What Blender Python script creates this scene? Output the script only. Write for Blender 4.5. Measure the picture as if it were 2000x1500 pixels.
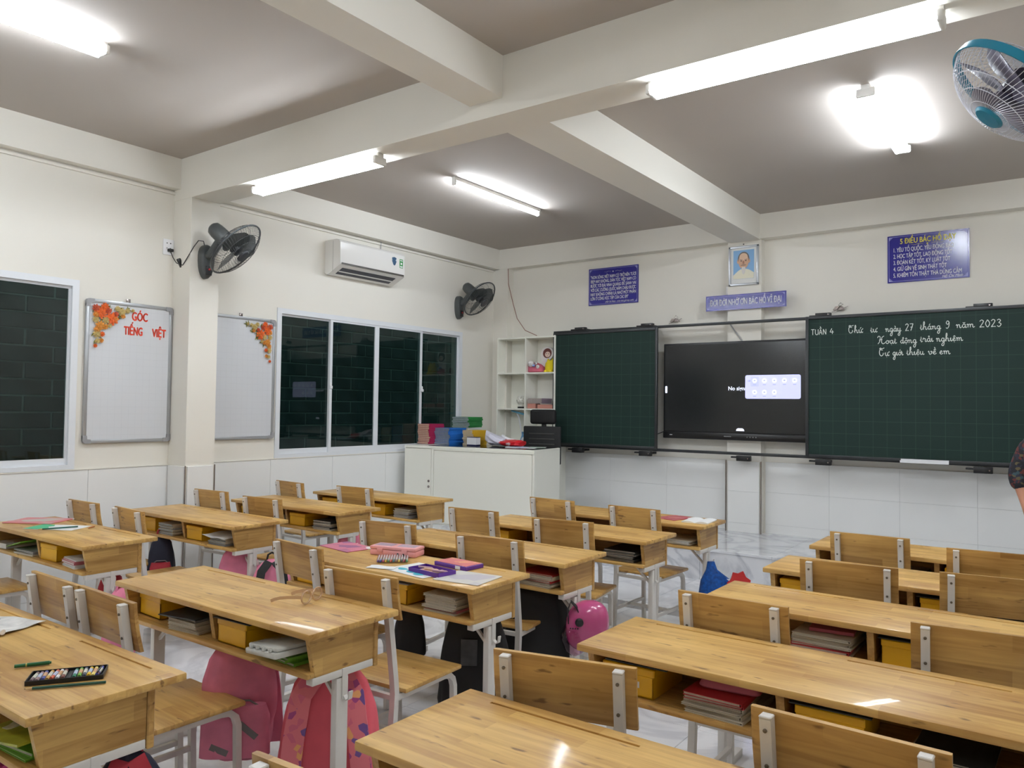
import bpy, bmesh, math, random
from mathutils import Vector, Matrix, Euler
random.seed(7)
S = bpy.context.scene
C = S.collection
for o in list(bpy.data.objects): bpy.data.objects.remove(o)

# ------------------------------------------------------------------ camera
cam_d = bpy.data.cameras.new('camera'); cam = bpy.data.objects.new('camera', cam_d); C.objects.link(cam)
r_ = Vector((0.80801702, 0.58902453, 0.01259328)); u_ = Vector((0.00786831, -0.03216183, 0.9994517)); f_ = Vector((-0.5891066, 0.8074749, 0.03062193))
cam.matrix_world = Matrix(((r_.x, u_.x, -f_.x, 0), (r_.y, u_.y, -f_.y, 0), (r_.z, u_.z, -f_.z, 1.417), (0, 0, 0, 1)))
cam_d.sensor_width = 36; cam_d.lens = 36 * 1509.11 / 2000; cam_d.clip_start = .05
S.camera = cam
# ------------------------------------------------------------------ world, light level, exposure
w = bpy.data.worlds.new('night'); S.world = w; w.use_nodes = True
w.node_tree.nodes['Background'].inputs[0].default_value = (.34, .56, .54, 1)
w.node_tree.nodes['Background'].inputs[1].default_value = .25
TUBE_STRENGTH = 66.0      # tubes outside the front bay
TUBE_STRENGTH_FRONT = 108.0  # same tubes in the front bay, strength raised to brighten the front wall
S.view_settings.view_transform = 'Standard'; S.view_settings.look = 'None'
S.view_settings.exposure = 0.0; S.view_settings.gamma = 1.0; S.view_settings.use_curve_mapping = False

# added fill light, no real lamp: brightens the bricks behind the window glass
al = bpy.data.lights.new('alley_fill', 'AREA'); al.shape = 'RECTANGLE'; al.size = .12; al.size_y = 9; al.energy = 11; al.color = (.80, 1, .98)
alo = bpy.data.objects.new('alley_fill', al); C.objects.link(alo); alo.location = (-5.95, 5.2, 2.95); alo.rotation_euler = (0, math.radians(18), 0)
alo['label'] = 'added fill light in the alley outside the windows'; alo['category'] = 'lamp'
# ------------------------------------------------------------------ materials
def lin(c):
    return tuple((x / 12.92 if x <= .04045 else ((x + .055) / 1.055) ** 2.4) for x in [v / 255 for v in c])
MATS = {}
def mat(name, rgb, rough=.5, metal=0, emit=0, coat=0, alpha=1, noise=0, nscale=8, spec=.5, bump=0):
    if name in MATS: return MATS[name]
    m = bpy.data.materials.new(name); m.use_nodes = True; nt = m.node_tree; b = nt.nodes['Principled BSDF']
    col = (*lin(rgb), 1)
    b.inputs['Base Color'].default_value = col; b.inputs['Roughness'].default_value = rough; b.inputs['Metallic'].default_value = metal
    b.inputs['Specular IOR Level'].default_value = spec; b.inputs['Coat Weight'].default_value = coat
    if alpha < 1: b.inputs['Alpha'].default_value = alpha
    if emit: b.inputs['Emission Color'].default_value = col; b.inputs['Emission Strength'].default_value = emit
    tc = nt.nodes.new('ShaderNodeTexCoord')
    n = nt.nodes.new('ShaderNodeTexNoise'); n.inputs['Scale'].default_value = nscale; n.inputs['Detail'].default_value = 4
    nt.links.new(tc.outputs['Object'], n.inputs['Vector'])
    if noise and not emit:
        mx = nt.nodes.new('ShaderNodeMix'); mx.data_type = 'RGBA'; mx.blend_type = 'MULTIPLY'
        mx.inputs[0].default_value = 1
        rp = nt.nodes.new('ShaderNodeMapRange'); rp.inputs['To Min'].default_value = 1 - noise; rp.inputs['To Max'].default_value = 1 + noise * .3
        rp.inputs['From Min'].default_value = .3; rp.inputs['From Max'].default_value = .7
        nt.links.new(n.outputs['Fac'], rp.inputs['Value'])
        mx.inputs[6].default_value = col; nt.links.new(rp.outputs[0], mx.inputs[7]); nt.links.new(mx.outputs[2], b.inputs['Base Color'])
    if bump:
        bp = nt.nodes.new('ShaderNodeBump'); bp.inputs['Strength'].default_value = bump; bp.inputs['Distance'].default_value = .01
        nt.links.new(n.outputs['Fac'], bp.inputs['Height']); nt.links.new(bp.outputs[0], b.inputs['Normal'])
    MATS[name] = m; return m

def wood(name, c1, c2, rough, axis='X', stave=.045):
    m = bpy.data.materials.new(name); m.use_nodes = True; nt = m.node_tree; N = nt.nodes; L = nt.links; b = N['Principled BSDF']
    tc = N.new('ShaderNodeTexCoord'); oi = N.new('ShaderNodeObjectInfo')
    ad = N.new('ShaderNodeVectorMath'); ad.operation = 'ADD'
    cx = N.new('ShaderNodeCombineXYZ')
    ml = N.new('ShaderNodeMath'); ml.operation = 'MULTIPLY'; ml.inputs[1].default_value = 37
    L.new(oi.outputs['Random'], ml.inputs[0])
    L.new(ml.outputs[0], cx.inputs[0]); 
    m2 = N.new('ShaderNodeMath'); m2.operation = 'MULTIPLY'; m2.inputs[1].default_value = 11.3; L.new(oi.outputs['Random'], m2.inputs[0])
    if axis == 'XZ':   # panel standing upright: use z as the second axis
        sx = N.new('ShaderNodeSeparateXYZ'); L.new(tc.outputs['Object'], sx.inputs[0])
        cc = N.new('ShaderNodeCombineXYZ'); L.new(sx.outputs[0], cc.inputs[0]); L.new(sx.outputs[2], cc.inputs[1]); L.new(sx.outputs[1], cc.inputs[2])
        src = cc.outputs[0]
    elif axis == 'YZ':
        sx = N.new('ShaderNodeSeparateXYZ'); L.new(tc.outputs['Object'], sx.inputs[0])
        cc = N.new('ShaderNodeCombineXYZ'); L.new(sx.outputs[1], cc.inputs[0]); L.new(sx.outputs[2], cc.inputs[1]); L.new(sx.outputs[0], cc.inputs[2])
        src = cc.outputs[0]
    else: src = tc.outputs['Object']
    L.new(src, ad.inputs[0]); L.new(m2.outputs[0], cx.inputs[1]); L.new(cx.outputs[0], ad.inputs[1])
    br = N.new('ShaderNodeTexBrick'); br.offset = .37; br.inputs['Scale'].default_value = 1
    br.inputs['Brick Width'].default_value = .34; br.inputs['Row Height'].default_value = stave; br.inputs['Mortar Size'].default_value = 0.0
    br.inputs['Color1'].default_value = (0, 0, 0, 1); br.inputs['Color2'].default_value = (1, 1, 1, 1); br.inputs['Bias'].default_value = 0
    L.new(ad.outputs[0], br.inputs['Vector'])
    mp = N.new('ShaderNodeMapping'); mp.inputs['Scale'].default_value = (2.2, 38, 38)
    L.new(ad.outputs[0], mp.inputs['Vector'])
    n1 = N.new('ShaderNodeTexNoise'); n1.inputs['Scale'].default_value = 1; n1.inputs['Detail'].default_value = 6; n1.inputs['Distortion'].default_value = 1.2
    L.new(mp.outputs[0], n1.inputs['Vector'])
    n2 = N.new('ShaderNodeTexNoise'); n2.inputs['Scale'].default_value = 3.5; n2.inputs['Detail'].default_value = 3; L.new(ad.outputs[0], n2.inputs['Vector'])
    def mth(op, a, bb):
        k = N.new('ShaderNodeMath'); k.operation = op
        for i, v in enumerate((a, bb)):
            if isinstance(v, (int, float)): k.inputs[i].default_value = v
            else: L.new(v, k.inputs[i])
        return k.outputs[0]
    f = mth('ADD', mth('MULTIPLY', br.outputs['Color'], .22), mth('ADD', mth('MULTIPLY', n1.outputs['Fac'], .62), mth('MULTIPLY', n2.outputs['Fac'], .48)))
    cr = N.new('ShaderNodeValToRGB'); e = cr.color_ramp.elements
    e[0].position = .40; e[0].color = (*lin(c2), 1); e[1].position = .86; e[1].color = (*lin(c1), 1)
    L.new(f, cr.inputs[0])
    # knots and dark flecks
    mp2 = N.new('ShaderNodeMapping'); mp2.inputs['Scale'].default_value = (9, 34, 34); L.new(ad.outputs[0], mp2.inputs['Vector'])
    vo = N.new('ShaderNodeTexNoise'); vo.inputs['Scale'].default_value = 1.3; vo.inputs['Detail'].default_value = 2; L.new(mp2.outputs[0], vo.inputs['Vector'])
    kn = N.new('ShaderNodeMapRange'); kn.inputs['From Min'].default_value = .66; kn.inputs['From Max'].default_value = .74; L.new(vo.outputs['Fac'], kn.inputs['Value'])
    mx = N.new('ShaderNodeMix'); mx.data_type = 'RGBA'; L.new(mth('MULTIPLY', kn.outputs[0], .75), mx.inputs[0]); L.new(cr.outputs[0], mx.inputs[6]); mx.inputs[7].default_value = (*lin((96, 62, 34)), 1)
    L.new(mx.outputs[2], b.inputs['Base Color'])
    b.inputs['Roughness'].default_value = rough; b.inputs['Coat Weight'].default_value = .16; b.inputs['Coat Roughness'].default_value = .06; b.inputs['Specular IOR Level'].default_value = .35
    bp = N.new('ShaderNodeBump'); bp.inputs['Strength'].default_value = .05; bp.inputs['Distance'].default_value = .002; L.new(n1.outputs['Fac'], bp.inputs['Height']); L.new(bp.outputs[0], b.inputs['Normal'])
    MATS[name] = m; return m

def grid_mat(name, base, line, step, width, rough, coat=0, origin=(0, 0), ax=('X', 'Z'), mottled=.06, blend=1.0):
    m = bpy.data.materials.new(name); m.use_nodes = True; nt = m.node_tree; N = nt.nodes; L = nt.links; b = N['Principled BSDF']
    tc = N.new('ShaderNodeTexCoord'); sx = N.new('ShaderNodeSeparateXYZ'); L.new(tc.outputs['Object'], sx.inputs[0])
    cc = N.new('ShaderNodeCombineXYZ'); L.new(sx.outputs[ax[0]], cc.inputs[0]); L.new(sx.outputs[ax[1]], cc.inputs[1])
    br = N.new('ShaderNodeTexBrick'); br.offset = 0; br.inputs['Scale'].default_value = 1; br.inputs['Brick Width'].default_value = step; br.inputs['Row Height'].default_value = step
    br.inputs['Mortar Size'].default_value = width; br.inputs['Mortar Smooth'].default_value = .2
    br.inputs['Color1'].default_value = (*lin(base), 1); br.inputs['Color2'].default_value = (*lin(base), 1)
    br.inputs['Mortar'].default_value = (*lin(line), 1)
    L.new(cc.outputs[0], br.inputs['Vector'])
    n = N.new('ShaderNodeTexNoise'); n.inputs['Scale'].default_value = 2.5; L.new(tc.outputs['Object'], n.inputs['Vector'])
    rp = N.new('ShaderNodeMapRange'); rp.inputs['To Min'].default_value = 1 - mottled; rp.inputs['To Max'].default_value = 1 + mottled; L.new(n.outputs['Fac'], rp.inputs['Value'])
    mx = N.new('ShaderNodeMix'); mx.data_type = 'RGBA'; mx.blend_type = 'MULTIPLY'; mx.inputs[0].default_value = 1
    L.new(br.outputs['Color'], mx.inputs[6]); L.new(rp.outputs[0], mx.inputs[7]); L.new(mx.outputs[2], b.inputs['Base Color'])
    b.inputs['Roughness'].default_value = rough; b.inputs['Coat Weight'].default_value = coat; b.inputs['Specular IOR Level'].default_value = .5 if coat else .25
    MATS[name] = m; return m

def marble(name, base, vein, rough):
    m = bpy.data.materials.new(name); m.use_nodes = True; nt = m.node_tree; N = nt.nodes; L = nt.links; b = N['Principled BSDF']
    tc = N.new('ShaderNodeTexCoord'); g = N.new('ShaderNodeNewGeometry')
    n = N.new('ShaderNodeTexNoise'); n.inputs['Scale'].default_value = 1.4; n.inputs['Detail'].default_value = 8; n.inputs['Distortion'].default_value = 2.2
    L.new(g.outputs['Position'], n.inputs['Vector'])
    cr = N.new('ShaderNodeValToRGB'); e = cr.color_ramp.elements
    e[0].position = .44; e[0].color = (*lin(base), 1); e[1].position = .60; e[1].color = (*lin(base), 1)
    k = e.new(.515); k.color = (*lin(vein), 1)
    L.new(n.outputs['Fac'], cr.inputs[0]); L.new(cr.outputs[0], b.inputs['Base Color'])
    b.inputs['Roughness'].default_value = rough
    MATS[name] = m; return m

def speckle(name, cols, scale=30, rough=.6):
    m = bpy.data.materials.new(name); m.use_nodes = True; nt = m.node_tree; N = nt.nodes; L = nt.links; b = N['Principled BSDF']
    tc = N.new('ShaderNodeTexCoord'); v = N.new('ShaderNodeTexVoronoi'); v.inputs['Scale'].default_value = scale; L.new(tc.outputs['Object'], v.inputs['Vector'])
    sp = N.new('ShaderNodeSeparateColor'); L.new(v.outputs['Color'], sp.inputs[0])
    cr = N.new('ShaderNodeValToRGB'); cr.color_ramp.interpolation = 'CONSTANT'; e = cr.color_ramp.elements
    e[0].position = 0; e[0].color = (*lin(cols[0][1]), 1); e[1].position = cols[1][0]; e[1].color = (*lin(cols[1][1]), 1)
    for p, c in cols[2:]:
        k = e.new(p); k.color = (*lin(c), 1)
    L.new(sp.outputs[0], cr.inputs[0]); L.new(cr.outputs[0], b.inputs['Base Color']); b.inputs['Roughness'].default_value = rough
    MATS[name] = m; return m

def glass_mat(name, tint, refl=.08):
    m = bpy.data.materials.new(name); m.use_nodes = True; nt = m.node_tree; N = nt.nodes; L = nt.links
    N.remove(N['Principled BSDF']); out = N['Material Output']
    tr = N.new('ShaderNodeBsdfTransparent'); tr.inputs[0].default_value = (*tint, 1)
    gl = N.new('ShaderNodeBsdfGlossy'); gl.inputs['Roughness'].default_value = .015; gl.inputs['Color'].default_value = (.9, .95, .95, 1)
    fr = N.new('ShaderNodeFresnel'); fr.inputs[0].default_value = 1.5
    ge = N.new('ShaderNodeNewGeometry'); iv = N.new('ShaderNodeMath'); iv.operation = 'SUBTRACT'; iv.inputs[0].default_value = 1; L.new(ge.outputs['Backfacing'], iv.inputs[1])
    mu = N.new('ShaderNodeMath'); mu.operation = 'MULTIPLY'; L.new(fr.outputs[0], mu.inputs[0]); L.new(iv.outputs[0], mu.inputs[1])
    mx = N.new('ShaderNodeMixShader'); L.new(mu.outputs[0], mx.inputs[0]); L.new(tr.outputs[0], mx.inputs[1]); L.new(gl.outputs[0], mx.inputs[2]); L.new(mx.outputs[0], out.inputs[0])
    MATS[name] = m; return m

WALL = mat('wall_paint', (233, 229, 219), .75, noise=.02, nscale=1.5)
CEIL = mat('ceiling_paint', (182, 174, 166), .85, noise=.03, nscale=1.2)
TILE = mat('white_wall_tile', (240, 240, 238), .25, noise=.02, nscale=2)
GROUT = mat('grout', (186, 184, 180), .8, noise=.1)
MARB = marble('marble_floor', (232, 232, 234), (210, 210, 214), .07)
MARB2 = marble('marble_step', (224, 225, 228), (190, 192, 198), .09)
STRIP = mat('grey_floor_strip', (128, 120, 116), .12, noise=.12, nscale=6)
WT = wood('rubberwood_top', (220, 180, 108), (162, 116, 56), .42)
WP = wood('rubberwood_side', (208, 168, 100), (142, 102, 50), .42, 'YZ', .05)
WB = wood('rubberwood_back', (208, 166, 98), (142, 100, 48), .42, 'XZ', .055)
WEDGE = mat('wood_shadow_gap', (92, 62, 36), .6, noise=.2)
STEEL = mat('white_painted_steel', (222, 218, 212), .35, noise=.05, nscale=14)
SCREW = mat('screw_metal', (120, 112, 100), .4, .8)
ALU = mat('white_window_frame', (226, 229, 233), .3)
CHROME = mat('chrome_trim', (150, 140, 136), .25, .8)
GLASS = glass_mat('dark_tinted_glass', (.46, .54, .53))
EXT = mat('outside_brick', (92, 112, 112), .5, noise=.35, nscale=4)
EXTM = mat('outside_mortar', (168, 190, 184), .8, noise=.2)
TUBE_FRONT = mat('lit_tube_front', (238, 246, 255), .4, emit=TUBE_STRENGTH_FRONT)
TUBE = mat('lit_tube', (238, 246, 255), .4, emit=TUBE_STRENGTH)
FIX = mat('lamp_housing', (225, 222, 216), .4)
BLK = mat('black_plastic', (22, 22, 24), .4)
DKM = mat('dark_metal', (52, 54, 56), .4, .3)
GREEN = grid_mat('green_chalkboard', (27, 47, 42), (46, 72, 64), .108, .0014, .6, mottled=.1)
WBRD = grid_mat('whiteboard_face', (212, 214, 218), (204, 206, 210), .05, .0009, .16, coat=.5, ax=('Y', 'Z'), mottled=.02)
ALUG = mat('grey_alu_rim', (168, 170, 172), .35, .5)
BLUE = mat('blue_sign', (44, 40, 138), .18)
WHT = mat('white_print', (236, 236, 238), .5)
YEL = mat('yellow_print', (240, 226, 70), .5)
RED = mat('red_letters', (236, 72, 44), .5)
LAC = mat('white_lacquer', (244, 243, 232), .3)
BOXY = mat('yellow_box', (228, 174, 20), .35, noise=.06)
PINK = mat('pink_fabric', (226, 130, 158), .75, noise=.25, nscale=9, bump=.3)
CORAL = mat('coral_fabric', (232, 98, 112), .7, noise=.12, nscale=9, bump=.2)
NAVY = mat('navy_fabric', (30, 32, 52), .75, noise=.2, bump=.2)
BLKF = mat('black_fabric', (15, 13, 14), .7, noise=.3, bump=.3)
REDF = mat('red_fabric', (170, 38, 52), .7, noise=.2, bump=.2)
MAG = mat('magenta_fabric', (190, 60, 130), .7, noise=.2)
GREYS = mat('grey_reflective', (120, 112, 112), .4)
PAT = speckle('pink_pattern', [(0, (226, 120, 130)), (.62, (214, 104, 128)), (.76, (120, 84, 150)), (.86, (240, 170, 110)), (.93, (170, 70, 130))], 42)
SKIN = mat('skin', (190, 132, 104), .5, noise=.08)
HAIR = mat('black_hair', (24, 18, 18), .45, noise=.3, nscale=40)
CHALK = mat('chalk', (222, 228, 222), .9)
CLEAR = glass_mat('clear_plastic', (.93, .93, .92))

# ------------------------------------------------------------------ mesh tools
class B:
    def __init__(s): s.bm = bmesh.new(); s.mi = 0
    def _fin(s, vs, M):
        if M is not None: bmesh.ops.transform(s.bm, matrix=M, verts=vs)
    def box(s, c, d, rot=None, bev=0, seg=2, mi=0, M=None):
        b2 = bmesh.new(); bmesh.ops.create_cube(b2, size=1)
        bmesh.ops.scale(b2, vec=d, verts=b2.verts)
        if bev: bmesh.ops.bevel(b2, geom=b2.edges[:], offset=bev, segments=seg, affect='EDGES', profile=.5)
        m = Matrix.Translation(c)
        if rot: m = m @ Euler(rot).to_matrix().to_4x4()
        if M is not None: m = M @ m
        bmesh.ops.transform(b2, matrix=m, verts=b2.verts); s._join(b2, mi); return s
    def _join(s, b2, mi):
        mp = {}
        for v in b2.verts: mp[v] = s.bm.verts.new(v.co)
        for f in b2.faces:
            try:
                g = s.bm.faces.new([mp[v] for v in f.verts]); g.material_index = mi
            except ValueError: pass
        b2.free()
    def rings(s, rings, mi=0, cap=(True, True), closed=True):
        vv = [[s.bm.verts.new(p) for p in r] for r in rings]
        n = len(rings[0])
        for a, b in zip(vv, vv[1:]):
            for i in range(n if closed else n - 1):
                j = (i + 1) % n
                f = s.bm.faces.new((a[i], a[j], b[j], b[i])); f.material_index = mi
        if closed:
            if cap[0]: f = s.bm.faces.new(vv[0][::-1]); f.material_index = mi
            if cap[1]: f = s.bm.faces.new(vv[-1]); f.material_index = mi
        return s
    def tube(s, pts, r, n=8, mi=0, cap=True, flat=None):
        pts = [Vector(p) for p in pts]; R = []
        up = None
        for i, p in enumerate(pts):
            t = (pts[min(i + 1, len(pts) - 1)] - pts[max(i - 1, 0)]).normalized()
            if up is None:
                up = Vector((0, 0, 1)) if abs(t.z) < .9 else Vector((1, 0, 0))
            x = t.cross(up).normalized(); y = x.cross(t).normalized(); up = y
            ri = r[i] if isinstance(r, (list, tuple)) else r
            fl = flat or 1
            R.append([p + x * ri * math.cos(2 * math.pi * (k + .5) / n) + y * ri * fl * math.sin(2 * math.pi * (k + .5) / n) for k in range(n)])
        return s.rings(R, mi, (cap, cap))
    def bar(s, a, b, wx, wy, mi=0, up=(1, 0, 0)):
        a = Vector(a); b = Vector(b); t = (b - a).normalized(); x = Vector(up); x = (x - t * x.dot(t)).normalized(); y = t.cross(x)
        R = [[p + x * wx / 2 * i + y * wy / 2 * j for i, j in ((-1, -1), (1, -1), (1, 1), (-1, 1))] for p in (a, b)]
        return s.rings(R, mi)
    def path(s, pts, wx, wy, mi=0, up=(1, 0, 0)):
        pts = [Vector(p) for p in pts]; R = []
        for i, p in enumerate(pts):
            t = (pts[min(i + 1, len(pts) - 1)] - pts[max(i - 1, 0)]).normalized(); x = Vector(up); x = (x - t * x.dot(t)).normalized(); y = t.cross(x)
            R.append([p + x * wx / 2 * i2 + y * wy / 2 * j for i2, j in ((-1, -1), (1, -1), (1, 1), (-1, 1))])
        return s.rings(R, mi)
    def lathe(s, prof, n=24, mi=0, M=None, cap=(True, True)):
        R = [[Vector((max(r, 1e-4) * math.cos(2 * math.pi * k / n), max(r, 1e-4) * math.sin(2 * math.pi * k / n), z)) for k in range(n)] for r, z in prof]
        if M is not None: R = [[M @ p for p in r] for r in R]
        return s.rings(R, mi, cap)
    def loft(s, secs, n=20, mi=0, p=2.6, M=None):
        # sections: (z, half width x, half depth y, centre x, centre y)
        R = []
        for z, hw, hd, cx, cy in secs:
            r = []
            for k in range(n):
                a = 2 * math.pi * k / n; ca, sa = math.cos(a), math.sin(a)
                q = Vector((cx + hw * math.copysign(abs(ca) ** (2 / p), ca), cy + hd * math.copysign(abs(sa) ** (2 / p), sa), z))
                r.append(M @ q if M is not None else q)
            R.append(r)
        return s.rings(R, mi)
    def prism(s, poly, a, b, axis='z', mi=0, M=None):
        def P(x, y, z):
            q = {'z': Vector((x, y, z)), 'y': Vector((x, z, y)), 'x': Vector((z, x, y))}[axis]
            return M @ q if M is not None else q
        R = [[P(x, y, a) for x, y in poly], [P(x, y, b) for x, y in poly]]
        s.rings(R, mi); return s
    def done(s, name, mats, smooth=True, ang=35, recalc=True):
        if recalc: bmesh.ops.recalc_face_normals(s.bm, faces=s.bm.faces)
        me = bpy.data.meshes.new(name); s.bm.to_mesh(me); s.bm.free()
        for m in (mats if isinstance(mats, (list, tuple)) else [mats]): me.materials.append(m)
        if smooth:
            me.shade_smooth()
            me.set_sharp_from_angle(angle=math.radians(ang))
        return me

def link(name, me, parent=None, loc=(0, 0, 0), rot=(0, 0, 0), label=None, sc=None):
    o = bpy.data.objects.new(name, me); C.objects.link(o); o.parent = parent; o.location = loc; o.rotation_euler = rot
    if sc: o.scale = sc
    if label: o['label'] = label
    return o
def thing(name, label, cat, loc=(0, 0, 0), rz=0, group=None, rot=None):
    o = link(name, None, None, loc, rot or (0, 0, rz)); o.empty_display_size = .1
    o['label'] = label; o['category'] = cat
    if group: o['group'] = group
    return o
def solo(name, label, cat, me, loc=(0, 0, 0), rot=(0, 0, 0), group=None, sc=None):
    o = link(name, me, None, loc, rot, label, sc); o['category'] = cat
    if group: o['group'] = group
    return o
def struct(name, me, loc=(0, 0, 0)):
    o = link(name, me, None, loc); o['kind'] = 'structure'; return o
def copy_tree(o, parent=None):
    c = o.copy(); C.objects.link(c); c.parent = parent
    for ch in o.children: copy_tree(ch, c)
    return c
def relabel(o, label, group=None):
    o['label'] = label
    if group: o['group'] = group
_TX = {}
def text_mesh(body, size, m, bold=0, xs=1.0, align='CENTER', shear=0, ext=.0006):
    cu = bpy.data.curves.new('t', 'FONT'); cu.body = body; cu.size = size; cu.offset = bold; cu.extrude = ext; cu.align_x = align; cu.align_y = 'CENTER'; cu.shear = shear; cu.resolution_u = 3
    ob = bpy.data.objects.new('t', cu); C.objects.link(ob)
    dg = bpy.context.evaluated_depsgraph_get(); dg.update()
    me = bpy.data.meshes.new_from_object(ob.evaluated_get(dg)); bpy.data.objects.remove(ob)
    for v in me.vertices: v.co.x *= xs
    me.materials.clear(); me.materials.append(m); return me
def fit_text(body, width, height, m, bold=0, align='CENTER', shear=0, ext=.0006):
    me = text_mesh(body, 1, m, 0, 1, align, shear, 0)
    xs = [v.co.x for v in me.vertices]; ys = [v.co.y for v in me.vertices]
    if not xs: return me
    k = width / (max(xs) - min(xs)); q = height * 1.42
    if bold:
        bmm = bmesh.new(); bw = bold * .9
        for dx, dy in ((-bw, 0), (0, 0), (bw, 0), (0, bw * .5), (0, -bw * .5)):
            m2 = me.copy()
            for v in m2.vertices: v.co.x += dx; v.co.y += dy; v.co.z += .00004 * (dx > 0)
            bmm.from_mesh(m2); bpy.data.meshes.remove(m2)
        bmm.to_mesh(me); bmm.free()
    for v in me.vertices: v.co.x *= k; v.co.y *= q; v.co.z = v.co.z
    return me
def horned_text(body, width, height, m, bold, align, shear):
    # O-horn letters: plain O with its accent, and the horn added as a small hook
    plain = body
    for a, b in (('Ơ', 'O'), ('Ờ', 'Ò'), ('Ớ', 'Ó'), ('Ở', 'Ỏ'), ('Ợ', 'Ọ')): plain = plain.replace(a, b)
    def ext_(t_): xs = [v.co.x for v in text_mesh(t_, 1, m, 0, 1, 'LEFT', 0, 0).vertices]; return min(xs), max(xs)
    lo, hi = ext_(plain); k = width / (hi - lo); me = fit_text(plain, width, height, m, bold, 'CENTER', 0)
    top = max(v.co.y for v in text_mesh('H', 1, m, 0, 1, 'LEFT', 0, 0).vertices) * height * 1.42
    bmm = bmesh.new(); bmm.from_mesh(me); cx = [v.co.x for v in me.vertices]; x0 = (min(cx) + max(cx)) / 2 - width / 2
    for i, ch in enumerate(body):
        if ch in 'ƠỜỚỞỢ':
            x = x0 + (ext_(plain[:i + 1])[1] - lo) * k; h_ = height * .16
            P = [(x - h_ * .5, top - h_ * 1.3), (x + h_ * .55, top - h_ * .7), (x + h_ * .75, top + h_ * .9), (x - h_ * .1, top + h_ * .9), (x - h_ * .3, top + h_ * .1)]
            bmm.faces.new([bmm.verts.new((p[0], p[1], .0001)) for p in P])
    bmm.to_mesh(me); bmm.free(); return me
FRONT = (math.pi / 2, 0, 0)              # text on the front wall, read from -y
LEFTW = (math.pi / 2, 0, math.pi / 2)    # text on the left wall, read from +x

# ------------------------------------------------------------------ room dimensions
XL, XR, YB, YF, ZC = -5.57, .55, -1.5, 7.35, 3.276
PIL = (-5.335, 3.216, 3.454)
POD = .264

# floor with tiles
me = B().box((( XL + XR) / 2, (YB + YF) / 2, -.03), (XR - XL, YF - YB, .05)).done('floor_bed', GROUT, False)
floor = struct('floor', me)
def tile_mesh(sx, sy, m, t=.006, nm='tile'):
    return B().box((0, 0, t / 2 - .005), (sx - .002, sy - .002, t), bev=.0006, seg=1).done(nm, m, False)
ft = tile_mesh(.6, .6, MARB)
cache = {}
x = XL
gx = [XL + .6 * i for i in range(11) if XL + .6 * i < XR - .02] + [XR]
gy = [YB + .6 * i for i in range(14) if YB + .6 * i < 5.0 - .02]
gy = [v for v in gy] + [5.0]
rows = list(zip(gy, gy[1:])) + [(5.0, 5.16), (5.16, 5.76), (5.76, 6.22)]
for a, b in zip(gx, gx[1:]):
    for c, d in rows:
        k = (round(b - a, 3), round(d - c, 3))
        isS = abs(d - c - .16) < .001  # one narrow row in a darker grey than the other tiles
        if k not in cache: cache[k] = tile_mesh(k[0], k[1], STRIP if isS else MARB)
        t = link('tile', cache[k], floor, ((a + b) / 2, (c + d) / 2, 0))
        if isS: t['label'] = 'narrow grey floor tile'

# ceiling and beams (beams are pieces of the ceiling)
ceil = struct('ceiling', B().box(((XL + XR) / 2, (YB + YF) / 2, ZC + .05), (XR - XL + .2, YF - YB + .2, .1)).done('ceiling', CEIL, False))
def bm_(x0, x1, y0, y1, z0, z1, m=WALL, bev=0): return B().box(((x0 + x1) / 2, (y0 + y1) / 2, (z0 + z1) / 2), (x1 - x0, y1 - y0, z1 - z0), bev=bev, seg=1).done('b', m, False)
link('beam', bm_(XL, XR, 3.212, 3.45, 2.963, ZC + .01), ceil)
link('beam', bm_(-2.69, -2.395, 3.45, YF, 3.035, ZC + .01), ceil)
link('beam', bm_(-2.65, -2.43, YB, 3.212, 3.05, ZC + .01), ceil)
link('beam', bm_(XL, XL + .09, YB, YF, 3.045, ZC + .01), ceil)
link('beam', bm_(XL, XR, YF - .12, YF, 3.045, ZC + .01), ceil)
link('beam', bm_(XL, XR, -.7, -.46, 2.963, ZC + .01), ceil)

# left wall with window openings
W1 = (.10, 2.532, .958, 2.26); W2 = (4.175, 6.665, .957, 2.256)
b = B()
def wbox(b, x0, x1, y0, y1, z0, z1): b.box(((x0 + x1) / 2, (y0 + y1) / 2, (z0 + z1) / 2), (x1 - x0, y1 - y0, z1 - z0))
wx0 = XL - .15
wbox(b, wx0, XL, YB, YF + .15, 0, .957); wbox(b, wx0, XL, YB, YF + .15, 2.258, ZC)
for y0, y1 in ((YB, W1[0]), (W1[1], W2[0]), (W2[1], YF + .15)): wbox(b, wx0, XL, y0, y1, .957, 2.258)
wall_l = struct('wall_left', b.done('wall_left', WALL, False))
link('pillar', bm_(XL, PIL[0], PIL[1], PIL[2], 0, 2.963), wall_l)
link('pillar', bm_(XL, -5.36, 7.24, YF, 0, 3.045), wall_l)
wall_f = struct('wall_front', bm_(XL, XR + .15, YF, YF + .15, 0, ZC))
link('pilaster', bm_(-2.715, -2.39, YF - .1, YF, 0, 3.04), wall_f)
struct('wall_right', bm_(XR, XR + .15, YB, YF, 0, ZC))
struct('wall_back', bm_(XL - .15, XR + .15, YB - .15, YB, 0, ZC))
# plaster ledge mouldings
struct('trim_1', bm_(XL + .001, XL + .018, PIL[2], 7.24, 3.012, 3.03))
struct('trim_2', bm_(XL + .001, XL + .018, YB, PIL[1], 3.012, 3.03))
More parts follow.
